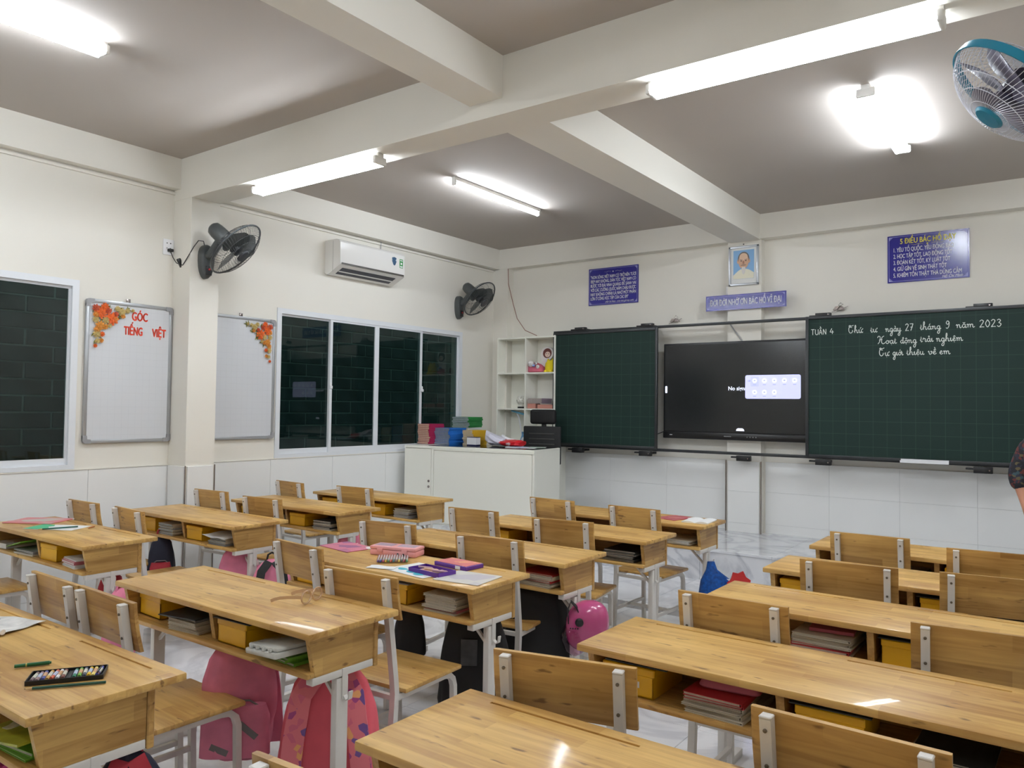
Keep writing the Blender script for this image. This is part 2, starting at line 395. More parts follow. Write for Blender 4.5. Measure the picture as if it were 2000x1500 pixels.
# wainscot tiles, left wall
def wt_mesh(sx, sz, axis):
    if axis == 'x': return B().box((.005, 0, 0), (.012, sx - .002, sz - .002), bev=.0008, seg=1).done('tile', TILE, False)
    return B().box((0, -.005, 0), (sx - .0012, .012, sz - .0012), bev=.0004, seg=1).done('tile', TILE, False)
def wain(parent, axis, fixed, a0, a1, zs):
    n = max(1, round((a1 - a0) / .6)); st = (a1 - a0) / n
    for (z0, z1) in zs:
        k = (axis, round(st, 3), round(z1 - z0, 3))
        if k not in cache: cache[k] = wt_mesh(st, z1 - z0, axis)
        for i in range(n):
            c = a0 + (i + .5) * st; zc = (z0 + z1) / 2
            link('tile', cache[k], parent, (fixed, c, zc) if axis == 'x' else (c, fixed, zc))
ZL = [(.0, .10), (.10, .525), (.525, .95)]
wain(wall_l, 'x', XL, YB, PIL[1], ZL); wain(wall_l, 'x', XL, PIL[2], 5.5, ZL); wain(wall_l, 'x', XL, 5.5, 7.24, [(.27, .525), (.525, .95)])
wain(wall_l, 'x', PIL[0], PIL[1] + .012, PIL[2] - .012, ZL)
wain(wall_l, 'y', PIL[1], XL + .02, PIL[0] - .004, ZL)
ZF = [(POD, .35), (.35, .65), (.65, .935)]
wain(wall_f, 'y', YF, -5.34, -2.73, ZF); wain(wall_f, 'y', YF, -2.375, .5, ZF)
wain(wall_f, 'y', YF - .1, -2.705, -2.40, ZF)
for nm, m_ in (('edge_trim', CHROME),):
    for (x_, y_) in ((PIL[0] + .004, PIL[1] - .002), (PIL[0] + .004, PIL[2] + .002), (XL + .008, PIL[2] + .004)):
        link(nm, bm_(x_ - .003, x_ + .005, y_ - .003, y_ + .003, 0, .955, m_), wall_l)
    for x_ in (-2.722, -2.384):
        link(nm, bm_(x_ - .004, x_ + .004, YF - .118, YF - .10, POD, .94, m_), wall_f)
link('dado_cap', bm_(XL, XL + .016, PIL[2] + .012, YF - .12, .950, .957, WALL), wall_l)
link('dado_cap', bm_(XL, XL + .016, YB, PIL[1] - .004, .950, .957, WALL), wall_l)

# podium: step along the board wall with a deeper part under the teacher's desk
pod = struct('podium', B().box(((XL + XR) / 2, (6.2 + YF) / 2, POD / 2 - .01), (XR - XL, YF - 6.2, POD - .02)).box(((XL - 3.75) / 2, (5.45 + 6.2) / 2, POD / 2 - .01), (-3.75 - XL, .75, POD - .02)).done('podium', GROUT, False))
def slab_top(x0, x1, y0, y1):
    link('tile', B().box(((x0 + x1) / 2, (y0 + y1) / 2, POD - .011), (x1 - x0 - .002, y1 - y0 - .002, .022), bev=.002, seg=1).done('tile', MARB2, False), pod)
xs_ = [XL, -4.97, -4.37, -3.75, -3.15, -2.55, -1.95, -1.35, -.75, -.15, XR]
for a, b2 in zip(xs_, xs_[1:]):
    slab_top(a, b2, 6.18, 6.76); slab_top(a, b2, 6.76, YF)
    if b2 <= -3.74:
        slab_top(a, b2, 5.43, 6.18)
        link('tile', bm_(a + .001, b2 - .001, 5.44, 5.455, 0, POD - .024, MARB2), pod)
    else: link('tile', bm_(a + .001, b2 - .001, 6.19, 6.205, 0, POD - .024, MARB2), pod)
link('tile', bm_(-3.755, -3.74, 5.456, 6.188, 0, POD - .024, MARB2), pod)

# ------------------------------------------------------------------ windows
def window(name, Wd, muls, n):
    y0, y1, z0, z1 = Wd
    b = B(); fr = .045; X0, X1 = XL - .06, XL + .012
    wbox(b, X0, X1, y0, y0 + fr, z0, z1); wbox(b, X0, X1, y1 - fr, y1, z0, z1); wbox(b, X0, X1, y0 + fr, y1 - fr, z0, z0 + .03); wbox(b, X0, X1, y0 + fr, y1 - fr, z1 - fr, z1)
    root = struct(name, b.done(name, ALU, False))
    ed = [y0 + .03] + muls + [y1 - .03]
    for i, (a, c) in enumerate(zip(ed, ed[1:])):
        xo = XL - .022 if i in (0, 3) else XL - .002
        b = B(); t = .028; zz0 = z0 + .02; zz1 = z1 - .035; bt = .055
        a2, c2 = a - (.015 if i in (1, 3) else .0), c + (.015 if i in (0, 2) else 0)
        for yy0, yy1, q0, q1 in ((a2, a2 + t, zz0, zz1), (c2 - t, c2, zz0, zz1), (a2 + t, c2 - t, zz0, zz0 + bt), (a2 + t, c2 - t, zz1 - t, zz1)):
            wbox(b, xo - .012, xo + .008, yy0, yy1, q0, q1)
        sash = link('sash', b.done('sash', ALU, False), root)
        link('pane', bm_(xo - .006, xo - .002, a2 + t, c2 - t, zz0 + bt, zz1 - t, GLASS), sash)
        if i in (0, 2):
            link('latch', B().box((xo + .02, c2 - .014, 1.60), (.02, .02, .06), bev=.006).box((xo + .03, c2 - .014, 1.585), (.016, .03, .03), bev=.006).done('latch', WHT), sash)
    return root
window('window_1', W1, [.71, 1.32, 1.93], 4)
window('window_2', W2, [4.785, 5.36, 6.0], 4)
# neighbouring wall outside, built of bricks
ext = struct('wall_outside', bm_(-6.72, -6.604, .6, 10.2, .3, 2.9, EXTM))
bk = B().box((0, 0, 0), (.03, .405, .118), bev=.004, seg=1).done('brick', EXT, False)
nb = 0
for rI in range(14):
    z = .75 + rI * .13
    for cI in range(21):
        y = 1.35 + cI * .42 + (.21 if rI % 2 else 0)
        if nb < 296: link('brick', bk, ext, (-6.612 + random.uniform(-.003, .003), y, z)); nb += 1
struct('ground_outside', bm_(-6.8, XL - .16, .5, 10.2, -.05, 0, EXT))

# ------------------------------------------------------------------ fluorescent lamps
def lamp(label, a, b_, ztop, twin=True, tm=None):
    a = Vector(a); b_ = Vector(b_); c = (a + b_) / 2; L_ = (b_ - a).length
    rz = math.atan2((b_ - a).y, (b_ - a).x)
    t = thing('tube_light', label, 'lamp', (c.x, c.y, ztop), rz, 'ceiling tube lights')
    link('housing', B().box((0, 0, -.016), (L_, .05 if twin else .04, .032), bev=.004).done('housing', FIX), t)
    ys = (-.035, .035) if twin else (0,)
    for s in (-1, 1):
        link('end_socket', B().box((s * (L_ / 2 - .012), 0, -.045), (.024, .10 if twin else .036, .05), bev=.008).done('end_socket', FIX), t)
    for y in ys:
        link('tube', B().tube([(-L_ / 2 + .02, y, -.055), (L_ / 2 - .02, y, -.055)], .0145, 12).done('tube', tm or TUBE), t)
lamp('single-tube light over the air conditioner, left of the lengthwise beam', (-4.04, 4.70), (-4.04, 5.93), ZC, False, TUBE_FRONT)
lamp('twin-tube light at the top left corner of the photo', (-4.05, .73), (-4.05, 1.94), ZC)
lamp('twin-tube light near the blackboard side, right of the lengthwise beam', (-.95, 4.66), (-.95, 5.86), ZC, True, TUBE_FRONT)
lamp('twin-tube light under the cross beam, nearest the window wall', (-4.66, 3.30), (-3.42, 3.30), 2.963)
lamp('large bright twin-tube light under the cross beam at upper right', (-1.62, 3.30), (-.39, 3.30), 2.963)
lamp('twin-tube light above the camera, outside the picture', (-.95, .73), (-.95, 1.94), ZC)
for x0 in (-4.66,): lamp('twin-tube light under the rear beam, %s side, behind the camera' % ('window' if x0 < -3 else 'right'), (x0, -.58), (x0 + 1.22, -.58), 2.963)

# ------------------------------------------------------------------ desks
DX, DD, DH = 1.2, .395, .70
def bool_top():
    a = bpy.data.objects.new('a', B().box((DX / 2, DD / 2, DH - .011), (DX, DD, .022), bev=.0045, seg=2).done('a', WT)); C.objects.link(a)
    b = B()
    for x0, x1 in ((.10, .50), (.70, 1.10)): b.box(((x0 + x1) / 2, .350, DH), (x1 - x0, .009, .008))
    k = bpy.data.objects.new('k', b.done('k', WT, False)); C.objects.link(k)
    md = a.modifiers.new('b', 'BOOLEAN'); md.object = k; md.operation = 'DIFFERENCE'; md.solver = 'EXACT'
    dg = bpy.context.evaluated_depsgraph_get(); dg.update()
    me = bpy.data.meshes.new_from_object(a.evaluated_get(dg)); bpy.data.objects.remove(a); bpy.data.objects.remove(k)
    me.shade_smooth(); me.set_sharp_from_angle(angle=math.radians(35)); return me
def make_desk():
    t = thing('school_desk', 'd', 'desk')
    link('tabletop', bool_top(), t)
    poly = [(.022, .678), (.30, .678), (.30, .549), (.050, .549)]
    for x0 in (.028, 1.152):
        link('side_panel', B().prism(poly, x0, x0 + .02, 'x').done('side_panel', WP, False), t)
    link('divider', B().prism([(.04, .678), (.30, .678), (.30, .566), (.06, .566)], .59, .612, 'x').done('divider', WP, False), t)
    link('shelf', B().box((.6, .175, .557), (1.102, .248, .016)).box((.6, .034, .557), (1.144, .034, .018), bev=.005).done('shelf', WT), t)
    link('modesty_board', B().box((.6, .312, .599), (1.15, .02, .158), bev=.003, seg=1).done('modesty_board', WB), t)
    for x0, sg in ((.042, -1), (1.158, 1)):
        fr = link('side_frame', B().box((x0, .168, .536), (.032, .262, .025), bev=.003).done('side_frame', STEEL), t)
        lg = link('leg', B().box((x0, .165, .27), (.028, .050, .50), bev=.003).done('leg', STEEL), t)
        link('foot', B().box((x0, .165, .016), (.03, .36, .032), bev=.004).done('foot', STEEL), t)
        link('brace', B().bar((x0 - sg * .012, .165, .44), (x0 - sg * .12, .165, .545), .012, .012, up=(0, 1, 0)).done('brace', STEEL), t)
        hk = link('bag_hook', B().box((x0 + sg * .0165, .172, .50), (.004, .024, .10), bev=.001, seg=1).path(
            [(x0 + sg * .018, .172, .46), (x0 + sg * .030, .172, .448), (x0 + sg * .042, .172, .455), (x0 + sg * .046, .172, .48)], .016, .005, up=(0, 1, 0)).done('bag_hook', STEEL), lg)
    return t
DESK = {}
DD_ = dict(
    M0=(-1.923 - DX, .786, 'middle-column desk with the open crayon tray'), M1=(-1.935 - DX, 1.598, 'middle-column desk with the spectacles'),
    M2=(-1.919 - DX, 2.388, 'middle-column desk with the purple crayon boxes'), M3=(-1.905 - DX, 3.04, 'third middle-column desk from the board'),
    M4=(-1.883 - DX, 3.833, 'second middle-column desk from the board'), M5=(-1.855 - DX, 4.544, 'front middle-column desk'),
    L1=(-3.987 - DX, 1.863, 'window-side desk with the green drawing'), L2=(-3.978 - DX, 2.708, 'third window-side desk from the board'),
    L3=(-3.969 - DX, 3.494, 'second window-side desk from the board'), L4=(-3.945 - DX, 4.252, 'front window-side desk'),
    R0=(-1.255, 1.162, 'right-column desk nearest the camera'), R1=(-1.238, 2.047, 'right-column desk holding the pink pencil case'),
    R2=(-1.172, 2.824, 'third right-column desk from the board'), R3=(-1.166, 3.564, 'second right-column desk from the board'), R4=(-1.164, 4.322, 'front right-column desk'))
DLAB = dict(M0='two-seat wooden school desk with the open crayon tray, lower left corner', M1='two-seat wooden school desk carrying only a pair of spectacles',
    M2='two-seat wooden school desk strewn with purple crayon boxes and pink case', M3='bare two-seat wooden desk just in front of the crayon-box desk',
    M4='bare two-seat wooden desk, second from the board in middle column', M5='front middle two-seat desk with magazine and open white book on top',
    L1='window-side two-seat desk with a green and white drawing on top', L2='bare window-side two-seat desk beside the wall pillar, grey papers inside',
    L3='bare window-side two-seat desk, second from the board', L4='foremost window-side two-seat desk, close to the white teacher desk',
    R0='nearest bare two-seat desk, cut off by the bottom edge', R1='bare two-seat desk with yellow box, red books and pink case inside',
    R2='bare right-column two-seat desk with cream book stack inside, third from board', R3='bare right-column two-seat desk, second from the board', R4='foremost bare desk in the right column')
proto = make_desk(); first = True
for k, (x0, y0, d) in DD_.items():
    o = proto if first else copy_tree(proto); first = False
    o.location = (x0, y0, 0); relabel(o, DLAB[k], 'two-seat wooden desks in three columns'); DESK[k] = o

# ------------------------------------------------------------------ chairs
def make_chair():
    t = thing('school_chair', 'c', 'chair')
    link('seat', B().box((0, .01, .378), (.36, .34, .018), bev=.006).done('seat', WT), t)
    b = B(); n = 14; R = []
    for i in range(n + 1):
        z = .645 + .155 * i / n; y = -.196 - .026 * i / n - .004 * math.sin(math.pi * i / n)
        R.append((y, z))
    hw = .185; th = .015
    rings = []
    for xx in (-hw, -hw + .006, hw - .006, hw):
        e = 0 if abs(xx) < hw else .002
        rings.append([Vector((xx, y - th / 2 + e, z)) for y, z in R] + [Vector((xx, y + th / 2 - e, z)) for y, z in reversed(R)])
    b.rings(rings)
    link('backrest', b.done('backrest', WB, True, 50), t)
    for sx in (-1, 1):
        x = sx * .146
        pts = [(x, -.243, .790), (x, -.224, .66), (x, -.190, .43), (x, -.184, .375), (x, -.187, .32), (x, -.214, .004)]
        lg = link('rear_leg', B().path(pts, .024, .024).box((x, -.243, .792), (.026, .026, .006), bev=.002, seg=1).done('rear_leg', STEEL), t)
        for zz, yy in ((.765, -.2535), (.69, -.2425)):
            link('screw', B().lathe([(.0045, 0), (.0045, .003), (.002, .004)], 8, M=Matrix.Translation((x, yy + .002, zz)) @ Matrix.Rotation(math.pi / 2, 4, 'X')).done('screw', SCREW), lg)
        arc = [(x, -.18, .356), (x, .10, .356), (x, .135, .350), (x, .158, .330), (x, .168, .30), (x, .176, .004)]
        link('front_leg', B().path(arc, .022, .022).done('front_leg', STEEL), t)
        link('side_stretcher', B().bar((x, -.202, .14), (x, .17, .14), .018, .018).done('side_stretcher', STEEL), t)
    link('cross_rail', B().bar((-.146, .06, .356), (.146, .06, .356), .018, .018, up=(0, 0, 1)).done('cross_rail', STEEL), t)
    link('cross_rail', B().bar((-.146, -.184, .356), (.146, -.184, .356), .018, .018, up=(0, 0, 1)).done('cross_rail', STEEL), t)
    link('cross_rail', B().bar((-.146, -.01, .14), (.146, -.01, .14), .018, .018, up=(0, 0, 1)).done('cross_rail', STEEL), t)
    return t
# (backrest centre x, y at the top, angle)
CH = dict(M1L=(-2.90, 1.268, -1), M1R=(-2.53, 1.265, -1.5), M2L=(-2.80, 2.24, -6), M2R=(-2.155, 2.01, 3), M3L=(-2.965, 2.95, 9), M3R=(-2.255, 2.92, 8),
    M4L=(-2.95, 3.66, 3), M4R=(-2.30, 3.64, 9), M5L=(-2.885, 4.43, -3), M5R=(-2.25, 4.40, -3), L2L=(-5.01, 2.345, 1), L2R=(-4.46, 2.345, -4),
    L3L=(-5.00, 3.22, 4), L3R=(-4.37, 3.19, 5), L4L=(-5.11, 3.99, -4), L4R=(-4.43, 4.06, 4), R1L=(-1.03, 1.64, 14), R1R=(-.37, 1.625, -1.5),
    R2L=(-.92, 2.50, 0), R2R=(-.215, 2.58, 6), R3L=(-.755, 3.37, 6), R3R=(-.25, 3.46, 8), R4L=(-.845, 4.22, 1), R4R=(-.30, 4.08, 5),
    R0L=(-1.00, .87, 3), R0R=(-.38, .84, -4), L1R=(-4.893, 1.555, 0), L1L=(-5.33, 1.53, 0))
CDESC = dict(M1='desk with the spectacles', M2='desk with purple crayon boxes', M3='third middle-column desk from the board', M4='second middle-column desk from the board', M5='front middle-column desk',
    L1='desk with the green drawing', L2='third window-side desk from the board', L3='second window-side desk from the board', L4='front window-side desk',
    R0='right-column desk nearest the camera', R1='desk with the pink pencil case inside', R2='third right-column desk from the board', R3='second right-column desk from the board', R4='front right-column desk')
cp = make_chair(); first = True
for k, (x, y, a) in CH.items():
    o = cp if first else copy_tree(cp); first = False
    ar = math.radians(a)
    o.location = (x - math.sin(ar) * .222, y + math.cos(ar) * .222, 0); o.rotation_euler = (0, 0, ar)
    relabel(o, '%s wooden chair with white steel frame at the %s' % ('left' if k[2] == 'L' else 'right', CDESC[k[:2]]), 'small wooden school chairs')

# ------------------------------------------------------------------ books, boxes
def book_mesh(w_, d_, t_, cov, page, spine='right'):
    key = ('bk', w_, d_, t_, cov.name, page.name, spine)
    if key not in cache:
        b = B(); c = .0012
        b.box((0, 0, c / 2), (w_, d_, c)); b.box((0, 0, t_ - c / 2), (w_, d_, c))
        s = 1 if spine == 'right' else -1
        b.box((s * (w_ / 2 - .0008), 0, t_ / 2), (.0016, d_, t_ - 2 * c))
        b.box((-.003 * s, 0, t_ / 2), (w_ - .01, d_ - .006, t_ - 2 * c), mi=1)
        cache[key] = b.done('book', [cov, page], False)
    return cache[key]
PG = mat('page_edges', (196, 188, 172), .8, noise=.15, nscale=60); PGW = mat('white_page_edges', (220, 218, 212), .8, noise=.1, nscale=60); PGG = mat('grey_page_edges', (150, 156, 160), .8, noise=.15, nscale=60)
PGB = mat('beige_page_edges', (216, 184, 160), .8, noise=.1, nscale=60)
COV = {}
def cov(n, rgb):
    if n not in COV: COV[n] = mat('cover_' + n, rgb, .4, noise=.06)
    return COV[n]
cov('cream', (206, 196, 176)); cov('pinkc', (206, 120, 132)); cov('redc', (178, 44, 50)); cov('bluec', (38, 112, 200)); cov('greenc', (44, 134, 66)); cov('darkc', (44, 50, 52)); cov('greyc', (156, 156, 158)); cov('yellowc', (212, 168, 40)); cov('crim', (168, 36, 78)); cov('limec', (120, 176, 60)); cov('whitec', (226, 226, 224)); cov('tealc', (40, 120, 110)); cov('lilac', (168, 148, 168)); cov('salmon', (208, 150, 130))
ORD = ['top', 'second', 'third', 'fourth', 'fifth', 'sixth', 'seventh', 'eighth', 'ninth', 'tenth', 'eleventh', 'twelfth']
CNAME = dict(pinkc='pink', redc='red', bluec='blue', greenc='green', darkc='dark', greyc='grey', yellowc='yellow', crim='crimson', limec='lime', whitec='white', tealc='teal')
def stack(x, y, z, items, label, group, w_=.17, d_=.235, rz=0, jit=.008, spine='right', cat='book'):
    for bi, (cn, t_, pg) in enumerate(items):
        lv = len(items) - 1 - bi
        pos = 'bottom' if bi == 0 else ('top' if lv == 0 else ORD[lv] + ' from top')
        solo('book', '%s %s, %s' % (CNAME.get(cn, cn), label, pos), cat, book_mesh(w_, d_, t_, COV[cn], pg, spine), (x + random.uniform(-jit, jit), y + random.uniform(-jit, jit), z), (0, 0, rz + random.uniform(-.05, .05)), group)
        z += t_ + .0006
    return z
def box_meshes(m):
    body = B(); w_, d_, h_, t_ = .165, .21, .062, .002
    body.box((0, 0, .002), (w_, d_, .004)).box((w_ / 2 - .002, 0, h_ / 2), (.004, d_, h_)).box((-w_ / 2 + .002, 0, h_ / 2), (.004, d_, h_)).box((0, d_ / 2 - .002, h_ / 2), (w_, .004, h_)).box((0, -d_ / 2 + .002, h_ / 2), (w_, .004, h_))
    lid = B().box((0, 0, .074), (w_ + .006, d_ + .006, .024), bev=.003, seg=1)
    return body.done('box_body', m, False), lid.done('box_lid', m)
BXB, BXL = box_meshes(BOXY)
def ybox(x, y, z, label, rz=0, sc=1):
    t = thing('storage_box', label, 'box', (x, y, z), rz, 'yellow boxes in the desk cubbies')
    link('body', BXB, t); link('lid', BXL, t)
    return t
SHZ = .5665
def rnd_items(n, pal, pg, t=(.006, .011)): return [(random.choice(pal), round(random.uniform(*t), 3), pg) for _ in range(n)]
HALF = dict(L=.0, R=.572)
# (desk, half): (box?, stack palette, number, page material, words)
SHORT = dict(M0='crayon-tray desk', M1='spectacles desk', M2='crayon-box desk', M3='third middle desk from board', M4='second middle desk from board', M5='front middle desk', L1='green-drawing desk', L2='third window-side desk', L3='second window-side desk', L4='front window-side desk', R0='nearest right-hand desk', R1='pencil-case desk', R2='third right-hand desk from board', R3='second right-hand desk from board', R4='front right-hand desk')
CUB = {
 ('M1', 'L'): (1, ['cream', 'greyc'], 5, PG, 'cream exercise book under the dark folder'), ('M1', 'R'): (1, ['cream', 'limec'], 3, PG, 'tilted pale exercise book'),
 ('M2', 'L'): (1, ['pinkc', 'cream'], 3, PG, 'pink exercise book'), ('M2', 'R'): (1, ['cream', 'cream', 'pinkc'], 8, PG, 'cream exercise book'),
 ('M3', 'L'): (0, ['darkc', 'cream'], 3, PG, 'dark exercise book'), ('M3', 'R'): (0, ['cream', 'redc', 'cream'], 7, PG, 'cream and red exercise book'),
 ('M4', 'L'): (1, ['redc', 'pinkc'], 3, PG, 'reddish exercise book'), ('M4', 'R'): (0, ['darkc', 'greyc', 'darkc'], 7, PG, 'dark exercise book'),
 ('M5', 'R'): (0, ['cream', 'whitec'], 4, PGW, 'white exercise book'),
 ('L1', 'R'): (1, ['whitec', 'pinkc'], 5, PGW, 'white exercise book'), ('L1', 'L'): (0, ['cream', 'greyc'], 3, PGW, 'grey exercise book'),
 ('L2', 'L'): (1, ['greyc', 'cream'], 8, PGG, 'grey exercise book'), ('L2', 'R'): (1, ['greyc', 'cream'], 5, PGG, 'grey exercise book'),
 ('L3', 'L'): (1, ['whitec'], 3, PGW, 'white exercise book'), ('L3', 'R'): (1, ['cream', 'greyc', 'darkc'], 7, PG, 'cream exercise book'),
 ('L4', 'L'): (1, ['greyc'], 3, PGG, 'grey exercise book'), ('L4', 'R'): (1, ['cream', 'greyc'], 8, PG, 'cream and grey exercise book'),
 ('M0', 'R'): (0, ['yellowc', 'limec'], 2, PG, 'yellow-green exercise book'), 
 ('R1', 'L'): (1, ['cream', 'cream'], 5, PG, 'cream exercise book under the red ones'), ('R1', 'R'): (1, ['darkc', 'cream'], 4, PG, 'dark exercise book'),
 ('R2', 'L'): (0, ['cream', 'redc', 'cream'], 7, PG, 'cream exercise book'), ('R2', 'R'): (1, ['whitec'], 4, PGW, 'white exercise book'),
 ('R3', 'L'): (1, ['greyc'], 3, PGG, 'grey exercise book'), ('R3', 'R'): (1, ['greyc', 'cream'], 3, PG, 'grey exercise book'),
 ('R4', 'L'): (0, ['greyc', 'tealc'], 4, PGG, 'grey exercise book'), ('R4', 'R'): (1, ['bluec'], 3, PG, 'blue exercise book'),
}
TOP = {}
for (dk, hf), (bx, pal, n, pg, wd) in CUB.items():
    x0, y0, dsc = DD_[dk]; h = HALF[hf]
    side = 'left' if hf == 'L' else 'right'
    if bx: ybox(x0 + h + .15, y0 + .155 + (.02 if dk in ('L2', 'M1') and hf == 'L' else 0), SHZ, 'yellow plastic storage box in %s cubby of the %s' % (side, dsc), random.uniform(-.06, .06))
    sx = x0 + h + (.42 if bx else .44)
    TOP[dk, hf] = (sx, stack(sx, y0 + .155, SHZ, rnd_items(n, pal, pg), 'exercise book in %s cubby of %s' % (side, SHORT[dk]), 'books in the %s cubby, %s' % (side, SHORT[dk]), rz=random.uniform(-.1, .1), w_=.2 if not bx else .17), y0 + .155)
def flat(name, label, cat, w_, d_, t_, m, loc, rz=0, tilt=(0, 0), group=None):
    return solo(name, label, cat, B().box((0, 0, t_ / 2), (w_, d_, t_), bev=min(.001, t_ / 3), seg=1).done(name, m, False), loc, (tilt[0], tilt[1], rz), group)
# special cubby contents
sx, zz, sy = TOP['M1', 'L']; flat('folder', 'black folder on the books in left cubby of the desk with spectacles', 'folder', .21, .24, .004, COV['darkc'], (sx - .01, sy - .02, zz + .004), .12, (0, -.03))
x0, y0, _ = DD_['M1']
flat('folder', 'black folder on the yellow box in right cubby of the desk with spectacles', 'folder', .20, .23, .004, COV['darkc'], (x0 + .73, y0 + .15, SHZ + .088), .05)
sx, zz, sy = TOP['M1', 'R']
t = thing('plastic_case', 'clear flat plastic case tilted on books in the spectacles desk', 'case', (sx + .015, sy - .05, zz + .004), -.12, rot=(.0, -.10, -.12))
mm = mat('milky_plastic', (205, 206, 200), .15, coat=.6, noise=.15, nscale=20)
link('base', B().box((0, 0, .010), (.19, .27, .02), bev=.006).done('base', mm), t); link('lid', B().box((0, 0, .027), (.18, .25, .014), bev=.006).done('lid', mm), t)
for i in range(4): link('catch', B().box((-.06 + i * .04, -.13, .026), (.012, .012, .012), bev=.003).done('catch', mm), t)
sx, zz, sy = TOP['R1', 'L']
zz = stack(sx, sy - .01, zz, [('redc', .009, PG), ('redc', .009, PG)], 'exercise book directly below the pink pencil case', 'red books under the pencil case', w_=.17)
t = thing('pencil_case', 'pink trapezoid pencil case lying on the red books', 'pencil case', (sx + .02, sy - .02, zz + .002), .1)
PKL = mat('pink_leatherette', (206, 112, 138), .45)
link('body', B().loft([(0, .085, .05, 0, 0), (.004, .088, .052, 0, 0), (.02, .08, .045, 0, 0), (.042, .062, .028, 0, 0), (.045, .055, .022, 0, 0)], 24, p=6).done('body', PKL), t)
link('zipper', B().box((0, 0, .0465), (.11, .007, .003), bev=.001).done('zipper', COV['darkc']), t)
# sticker on the R1 yellow box
x0, y0, _ = DD_['R1']
flat('folder', 'dark folder on the yellow box below the nearest right-column desktops', 'folder', .2, .22, .004, COV['darkc'], (x0 + .17, y0 + .16, SHZ + .0885), .04)
bx = [o for o in bpy.data.objects if o.get('label', '').startswith('yellow plastic storage box in left cubby of the right-column desk holding')][0]
lb = link('sticker', B().box((0, -.1055, .035), (.075, .001, .018)).done('sticker', WHT), bx.children[0], label='white sticker')
link('sticker_print', B().box((-.028, -.1062, .036), (.012, .0006, .012)).box((.008, -.1062, .036), (.045, .0006, .006)).done('sticker_print', COV['bluec'], False), bx.children[0])
for dk, hf in (('R2', 'R'), ('R3', 'R'), ('R1', 'R')):
    x0, y0, d = DD_[dk]; flat('folder', 'dark green folder on the yellow box in the %s' % d, 'folder', .2, .22, .004, COV['darkc'], (x0 + .572 + .15, y0 + .15, SHZ + .0885), .03)
sx, zz, sy = TOP['R2', 'L']; flat('pencil_pouch', 'flat pink pouch topping the stack in the third right-column desk', 'pouch', .15, .09, .012, PKL, (sx + .02, sy - .02, zz + .001), .1)
x0, y0, _ = DD_['L1']
flat('folder', 'lime green picture folder leaning out of the desk with the drawing', 'folder', .24, .22, .006, mat('lime_print', (120, 190, 50), .3, noise=.5, nscale=18), (x0 + .37, y0 + .13, SHZ + .05), -.1, (.05, -.22))
flat('plastic_bag', 'crumpled clear bag at left end in the green drawing desk', 'bag', .14, .2, .03, mm, (x0 + .14, y0 + .13, SHZ + .002), .1)
flat('pencil_pouch', 'pink pouch standing behind white books in the green drawing desk', 'pouch', .10, .04, .09, PKL, (x0 + .572 + .30, y0 + .265, SHZ + .001), .0)
x0, y0, _ = DD_['L2']
def paper_mesh(w_, d_, amp, seed, n=10):
    rr = random.Random(seed); b = B(); G = []
    ph = [rr.uniform(0, 6) for _ in range(4)]
    for i in range(n + 1):
        row = []
        for j in range(n + 1):
            x, y = (i / n - .5) * w_, (j / n - .5) * d_
            z = amp * (1 + .5 * math.sin(ph[0] + i * .9) + .5 * math.sin(ph[1] + j * .8 + i * .3))
            row.append(b.bm.verts.new((x, y, z)))
        G.append(row)
    for i in range(n):
        for j in range(n): b.bm.faces.new((G[i][j], G[i + 1][j], G[i + 1][j + 1], G[i][j + 1]))
    ext_ = bmesh.ops.extrude_face_region(b.bm, geom=b.bm.faces[:])
    for v in ext_['geom']:
        if isinstance(v, bmesh.types.BMVert): v.co.z += .0008
    return b
PAP = mat('white_paper', (232, 232, 230), .7)
sx, zz, sy = TOP['L2', 'R']
solo('paper_sheets', 'crumpled white papers on the stack in third window-side desk', 'paper', paper_mesh(.2, .22, .006, 3).done('paper', PAP), (sx - .01, sy - .04, zz + .002), (0, .05, .1))
x0, y0, _ = DD_['M0']
flat('folder', 'yellow-green folder leaning out under the crayon-tray desktop', 'folder', .24, .26, .006, mat('olive_print', (190, 190, 60), .35, noise=.4, nscale=14), (x0 + 1.0, y0 + .13, SHZ + .032), .1, (0, -.12))
solo('plastic_bag', 'clear bag with printed flowers on the yellow-green folder', 'bag', paper_mesh(.15, .14, .01, 5).done('bag', mat('printed_plastic', (190, 184, 150), .15, noise=.5, nscale=25)), (x0 + 1.05, y0 + .12, SHZ + .058), (0, -.1, .3))
x0, y0, _ = DD_['M3']
solo('tape_roll', 'round pinkish roll standing in left cubby, third middle desk', 'roll', B().lathe([(.012, 0), (.026, 0), (.028, .004), (.028, .05), (.026, .054), (.012, .054)], 20).done('roll', mat('roll', (176, 140, 130), .5)), (x0 + .50, y0 + .07, SHZ + .030), (-math.pi / 2, 0, .0))
x0, y0, _ = DD_['M2']
flat('folder', 'grey folder on the yellow box inside the crayon-box desk', 'folder', .19, .22, .004, COV['greyc'], (x0 + .572 + .15, y0 + .14, SHZ + .0885), .03)

# ------------------------------------------------------------------ things on the desktops
Z0 = .7005
